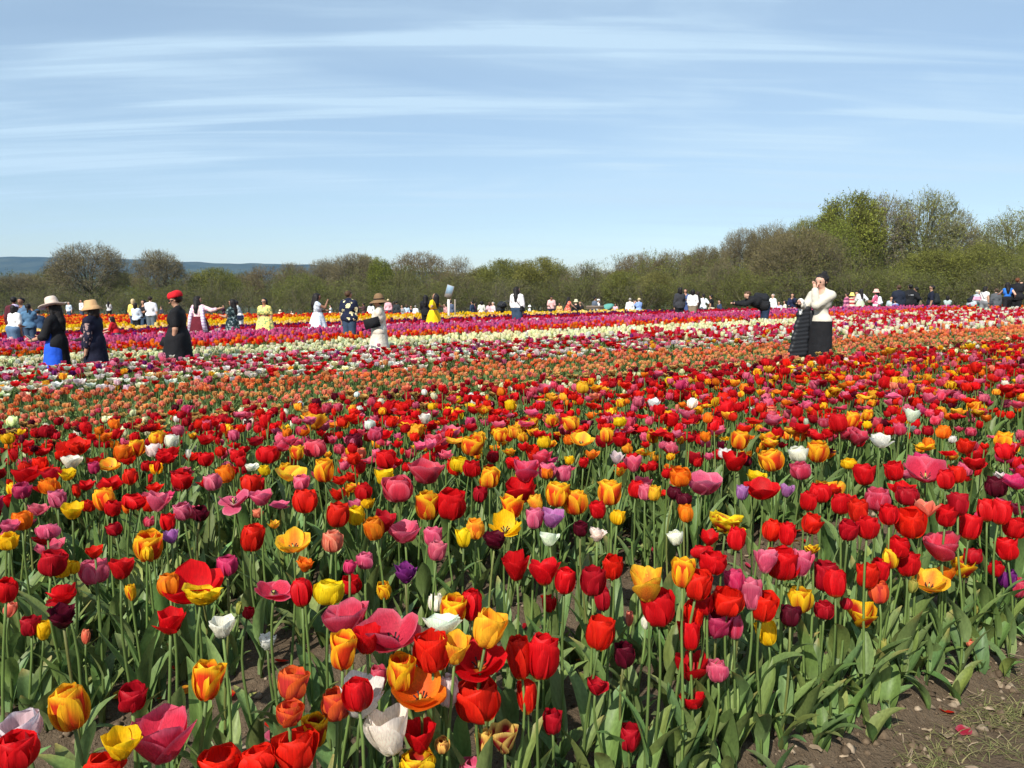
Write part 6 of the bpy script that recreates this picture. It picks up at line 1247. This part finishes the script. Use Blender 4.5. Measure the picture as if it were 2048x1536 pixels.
plant('row of pale gold tulips near the far edge', [(30.2, 33, .175, [('palegold', 'cup', 6), ('yellow', 'cup', 3), ('peach', 'cup', 1)], .34, 1.2, .04)])
plant('row of bright yellow tulips near the far edge on the left', [(33.5, 38, .20, [('yellow', 'cup', 8), ('amber', 'cup', .8)], .33, 1.25, .04)])
plant('row of orange red tulips along the far edge on the left', [(39, 62, .30, [('scarlet', 'cup', 4), ('orange', 'cup', 3), ('amber', 'cup', 1), ('red', 'cup', 1)], .28, 1.7, .05)])
# the mixed bed between the hand placed plants
def bed_fill():
    F_ = Field(); r = np.random.default_rng(5); sets = []
    for pa, pb, sp in ((2.80, 4.45, .105), (4.62, 5.72, .108), (1.62, 2.46, .12)):
        xy = spots(pa, pb, sp, r, wave=.05); P3 = np.concatenate([xy, (gz(xy[:, 0], xy[:, 1]) + .58)[:, None]], 1); d = P3 - CAM; z = d @ FW
        px_ = 1024 + F * (d @ RT) / z; py_ = 768 - F * (d @ UP) / z; w_ = .055 * F / z
        far = 1 - sstep(890, 1060, py_)
        pr = .36 + .62 * far
        sd_ = np.min(np.maximum(np.abs(px_[:, None] - TX[None, :, 0]) / (TX[None, :, 2] + w_[:, None]) * 2, np.abs(py_[:, None] - TX[None, :, 1]) / (TX[None, :, 3] + w_[:, None]) * 2), 1)
        ok = ((sd_ > .72) | (py_ < 860)) & (r.random(len(xy)) < pr) & (py_ < np.where(pa > 2.5, 1215, 1000))
        sets.append((xy[ok], py_[ok], xy[~ok], py_[~ok]))
    xy = np.concatenate([s[0] for s in sets]); kinds = mixk + ['red'] * 4 + ['scarlet'] * 3 + ['pink'] * 3 + ['rose'] * 2
    ops = r.choice(['cup', 'cup', 'cup', 'cup', 'open', 'open', 'closed', 'wide', 'lily', 'bud'], len(xy)); kd = r.choice(kinds, len(xy))
    hx_ = np.array([f['P'][:2] for f in FL]); hk_ = np.array([f['kind'] for f in FL])     # kinds stand in drifts: many take after their nearest neighbour
    nn = np.argmin(((xy[:, None] - hx_[None]) ** 2).sum(-1), 1); tk = (r.random(len(xy)) < .35) & (((xy - hx_[nn]) ** 2).sum(1) < .12) & ~(np.isin(hk_[nn], ['white', 'yellow', 'amber', 'blush', 'mauve', 'purple', 'maroon']) & (r.random(len(xy)) < .85)); kd = np.where(tk & (hk_[nn] != 'greenbud'), hk_[nn], kd)
    for k in sorted(set(kd)):
        for op in ('cup', 'open', 'closed', 'wide', 'lily', 'bud'):
            s = xy[(kd == k) & (ops == op)]
            for lod, (y0, y1) in enumerate(((0, 7.5), (7.5, 17), (17, 99))):
                q = s[(s[:, 1] >= y0) & (s[:, 1] < y1)]
                if len(q): F_.add(q, k, op, lod, np.clip(.56 + r.normal(size=len(q)) * .07, .25, .8), 1.28 * np.exp(r.normal(size=len(q)) * .17), r)
    F_.build('tulip_bed', 'smaller tulips of all colours filling the mixed bed behind the nearest ones')
bed_fill()
# leaves without flowers: young plants, and broad leaves at the front of the bed
def leaf_fill():
    r = np.random.default_rng(9); Vs, Qs, Cs, n = [], [], [], 0
    protos = [leafv(r, 1.0, r.uniform(.095, .165), r.uniform(3, 18), r.uniform(25, 100), 8, 5) for _ in range(24)]
    q0 = grid_q(5, 8); prot2 = [leafv(r, 1.0, r.uniform(.075, .115), r.uniform(3, 15), r.uniform(15, 60), 5, 3) for _ in range(16)]; q1 = grid_q(3, 5)
    def put(xy, pr, qq, per, l0, l1, low=False):
        nonlocal n
        for k in range(per):
            idx = r.integers(0, len(pr), len(xy)); a = r.uniform(0, 6.28, len(xy)); ln = r.uniform(l0, l1, len(xy)); lc = np.array(LEAF) * np.exp(r.normal(size=(len(xy), 1)) * .22) * np.stack([r.uniform(.8, 1.35, len(xy)), np.ones(len(xy)), r.uniform(.75, 1.2, len(xy))], 1)
            g = gz(xy[:, 0], xy[:, 1])
            for j in range(len(pr)):
                s = idx == j
                if not s.any(): continue
                V = pr[j][None] * ln[s][:, None, None]; c, si = np.cos(a[s])[:, None], np.sin(a[s])[:, None]
                W = np.stack([V[..., 0] * c - V[..., 1] * si + xy[s, 0][:, None], V[..., 0] * si + V[..., 1] * c + xy[s, 1][:, None], V[..., 2] + g[s][:, None] - .006], -1)
                m = int(s.sum()); Vs.append(W.reshape(-1, 3)); Qs.append((qq[None] + (np.arange(m) * len(pr[j]))[:, None, None] + n).reshape(-1, 4)); kf = leafc(qq is q0 and 5 or 3, qq is q0 and 8 or 5, (1, 1, 1), r); kf = np.where(kf > 1.3, 1.3, kf); Cs.append((lc[s][:, None, :] * np.where(kf < .45, kf * 2.2, kf)[None]).reshape(-1, 3)); n += m * len(pr[j])
    thin = lambda xy, a, b: xy[r.random(len(xy)) < a + (1 - a) * sstep(b - .25, b + .25, xy[:, 0])]   # the left of the front bed is half bare
    put(thin(spots(1.70, 2.40, .125, r, wave=.05), .16, .25), protos, q0, 3, .11, .24)
    put(thin(spots(1.48, 1.80, .105, r, wave=.12), .10, .2), protos, q0, 3, .08, .20)
    put(thin(spots(2.92, 3.30, .12, r, wave=.05), .5, .1), protos, q0, 3, .11, .24)
    put(spots(3.3, 4.40, .12, r), prot2, q1, 4, .18, .34)
    put(spots(4.66, 5.9, .115, r), prot2, q1, 3, .22, .40)
    put(spots(6.2, 10.4, .16, r), prot2, q1, 2, .22, .38)
    o = mk('tulip_leaves', np.concatenate(Vs), np.concatenate(Qs), M_LEAF, C=np.concatenate(Cs)); tag(o, 'grey green leaves of young tulip plants crowding the beds', kind='stuff')
leaf_fill()
# ------------------------------------------------------------------ small things on the soil
def clods():
    r = np.random.default_rng(3); Vs, Qs, Ts, Cs, n = [], [], [], [], 0
    base = np.array([(1, 0, 0), (-1, 0, 0), (0, 1, 0), (0, -1, 0), (0, 0, 1), (0, 0, -1)], float); tri = np.array([(0, 2, 4), (2, 1, 4), (1, 3, 4), (3, 0, 4), (2, 0, 5), (1, 2, 5), (3, 1, 5), (0, 3, 5)])
    for pa, pb, num, big in ((1.30, 1.62, 4200, 1.0), (2.38, 2.92, 2600, .9), (1.7, 2.4, 1300, .9), (.55, 1.4, 700, .45), (2.9, 3.6, 1500, .9), (4.4, 4.7, 900, .9)):
        p = r.uniform(pa, pb, num); q = r.uniform(-6, 8, num); xy = p[:, None] * RN + q[:, None] * RU; xy = xy[(xy[:, 1] > .9) & (np.abs(xy[:, 0]) < .75 * xy[:, 1] + .4)]
        for x, y in xy:
            s = min(.026, .0045 * math.exp(abs(r.normal()) * .95)) * big; V = base * (s * r.uniform(.55, 1.3, (6, 1))) * [1, 1, .7]; V = rotz(V, r.uniform(0, 6.28)) + [x, y, float(gz(x, y)) + s * .15]
            Vs.append(V); Ts.append(tri + n); n += 6; k = r.random(); Cs.append(np.tile(np.array((.12, .085, .055)) * r.uniform(.6, 1.2) if k < .8 else np.array((.26, .20, .14)) * r.uniform(.7, 1.2), (6, 1)))
    o = mk('soil_clods', np.concatenate(Vs), None, leafy_mat('clod', .95, 0, (90, .25), spec=.1), T=np.concatenate(Ts), C=np.concatenate(Cs), smooth=False); tag(o, 'crumbs and clods of dry brown soil along the bed edges', kind='stuff')
clods()
def litter():
    r = np.random.default_rng(4); Vs, Qs, Cs, n = [], [], [], 0
    for k in range(560):
        p = r.choice([r.uniform(1.25, 1.72), r.uniform(2.35, 2.95), r.uniform(.5, 1.3)], p=[.55, .3, .15]); q = r.uniform(-5, 7); x, y = p * RN + q * RU
        if y < .9 or abs(x) > .75 * y + .4: continue
        z = float(gz(x, y)) + .004; a = r.uniform(0, 6.28); d = np.array([math.cos(a), math.sin(a)]); s = np.array([-d[1], d[0]])
        flake = r.random() < .55; ln, w_ = (r.uniform(.008, .026), r.uniform(.006, .014)) if flake else (r.uniform(.03, .09), r.uniform(.0012, .0025)); b = s * r.normal() * .01
        t = np.linspace(-1, 1, 4); V = []
        for q_ in t:
            c = np.array([x, y]) + d * ln * q_ + b * q_ * q_; ww = w_ * (1 - .5 * q_ * q_) * r.uniform(.7, 1.2); zz_ = z + .004 * abs(r.normal()) + (.006 * r.random() if flake else 0)
            V += [[*(c - s * ww), zz_], [*(c + s * ww), zz_ + .003 * r.random()]]
        Vs.append(V); Qs.append(np.array([(0, 2, 3, 1), (2, 4, 5, 3), (4, 6, 7, 5)]) + n); n += 8; Cs.append(np.tile(np.array((.36, .27, .18)) * r.uniform(.45, 1.15), (8, 1)))
    o = mk('plant_litter', np.concatenate(Vs), np.concatenate(Qs), leafy_mat('straw', .8, .1, (60, .2), spec=.2), C=np.concatenate(Cs)); tag(o, 'dry leaf scraps and straw scattered on the soil', kind='stuff')
litter()
def dropped():
    r = np.random.default_rng(21); Vs, Qs, Cs, n = [], [], [], 0
    for k in range(150):
        p = r.choice([r.uniform(1.2, 1.7), r.uniform(2.35, 2.95), r.uniform(2.9, 4.4)], p=[.05, .55, .4]); q = r.uniform(-3, 4); x, y = p * RN + q * RU
        if y < .9 or abs(x) > .75 * y + .4: continue
        V, W = petal('open', 5, 6, False, r, 1.0); V = V * .05; V[:, 0] -= .03; a = r.uniform(0, 6.28); ti = r.uniform(1.0, 1.5); c, s_ = math.cos(ti), math.sin(ti)
        V = np.stack([V[:, 0] * c + V[:, 2] * s_, V[:, 1], -V[:, 0] * s_ * .5 + V[:, 2] * c * .35], -1); V = rotz(V, a); V[:, 2] -= V[:, 2].min(); V += [x, y, float(gz(x, y)) + .004]
        Vs.append(V); Qs.append(grid_q(5, 6) + n); n += 30; Cs.append(W @ np.array(KIND[r.choice(['red', 'red', 'scarlet', 'rose', 'pink', 'amber', 'crimson'])]) * r.uniform(.6, 1))
    o = mk('fallen_petals', np.concatenate(Vs), np.concatenate(Qs), M_PETAL, C=np.concatenate(Cs)); tag(o, 'fallen tulip petals lying on the soil between the beds', kind='stuff')
dropped()
def blades(name, label, tufts, col):
    r = np.random.default_rng(len(name)); Vs, Qs, Cs, n = [], [], [], 0
    for (x, y, rad_, num, hh, flat) in tufts:
        for k in range(num):
            a = r.uniform(0, 6.28); rd = rad_ * math.sqrt(r.random()); bx, by = x + rd * math.cos(a), y + rd * math.sin(a); z = float(gz(bx, by)) - .004; ln = hh * r.uniform(.5, 1.3); az = r.uniform(0, 6.28); el = r.uniform(.1, .8) if flat else r.uniform(.6, 1.45); w_ = r.uniform(.0011, .0022)
            d = np.array([math.cos(az), math.sin(az)]); s = np.array([-d[1], d[0]]); V = []
            for q in (0, .4, .75, 1):
                e = el * (1 - .75 * q); c = np.array([bx, by]) + d * ln * q * math.cos(e); zz_ = z + ln * q * math.sin(e) + .004; ww = w_ * (1 - .85 * q); V += [[*(c - s * ww), zz_], [*(c + s * ww), zz_]]
            Vs.append(V); Qs.append(np.array([(0, 2, 3, 1), (2, 4, 5, 3), (4, 6, 7, 5)]) + n); n += 8; Cs.append(np.tile(np.array(col[0] if r.random() < .6 else col[1]) * r.uniform(.7, 1.3), (8, 1)))
    o = mk(name, np.concatenate(Vs), np.concatenate(Qs), M_LEAF, C=np.concatenate(Cs)); tag(o, label, kind='stuff')
tf = []
for px_, py_, rd, num in ((1990, 1420, .11, 260), (2040, 1370, .08, 150), (1940, 1440, .07, 120), (1900, 1500, .10, 200), (2010, 1500, .07, 110), (1850, 1530, .07, 120), (2060, 1450, .12, 200), (1790, 1470, .03, 20)):
    P = gpt(px_, py_, 0.0); tf.append((P[0], P[1], rd, int(num * .55), .075, True))
blades('grass', 'pale trodden grass tufts on the path in the bottom right corner', tf, ((.20, .21, .075), (.30, .26, .12)))
tf = []
for px_, py_, rd, num, hh in ((250, 1330, .16, 420, .16), (330, 1290, .14, 320, .16), (180, 1350, .14, 260, .14), (90, 1080, .22, 300, .16), (240, 1090, .25, 320, .15), (320, 1060, .2, 220, .15), (1300, 1310, .06, 90, .10)):
    P = gpt(px_, py_, .13); tf.append((P[0], P[1], rd, num, hh, False))
blades('weeds', 'tangle of dark fine grass and weeds among the tulips on the left', tf, ((.045, .085, .022), (.075, .115, .035)))
for i_ in sorted(PEOPLE): print(i_)

for o_ in bpy.data.objects:
    if len(str(o_.get('label', '')).split()) > 16: print('LONG', o_['label'])
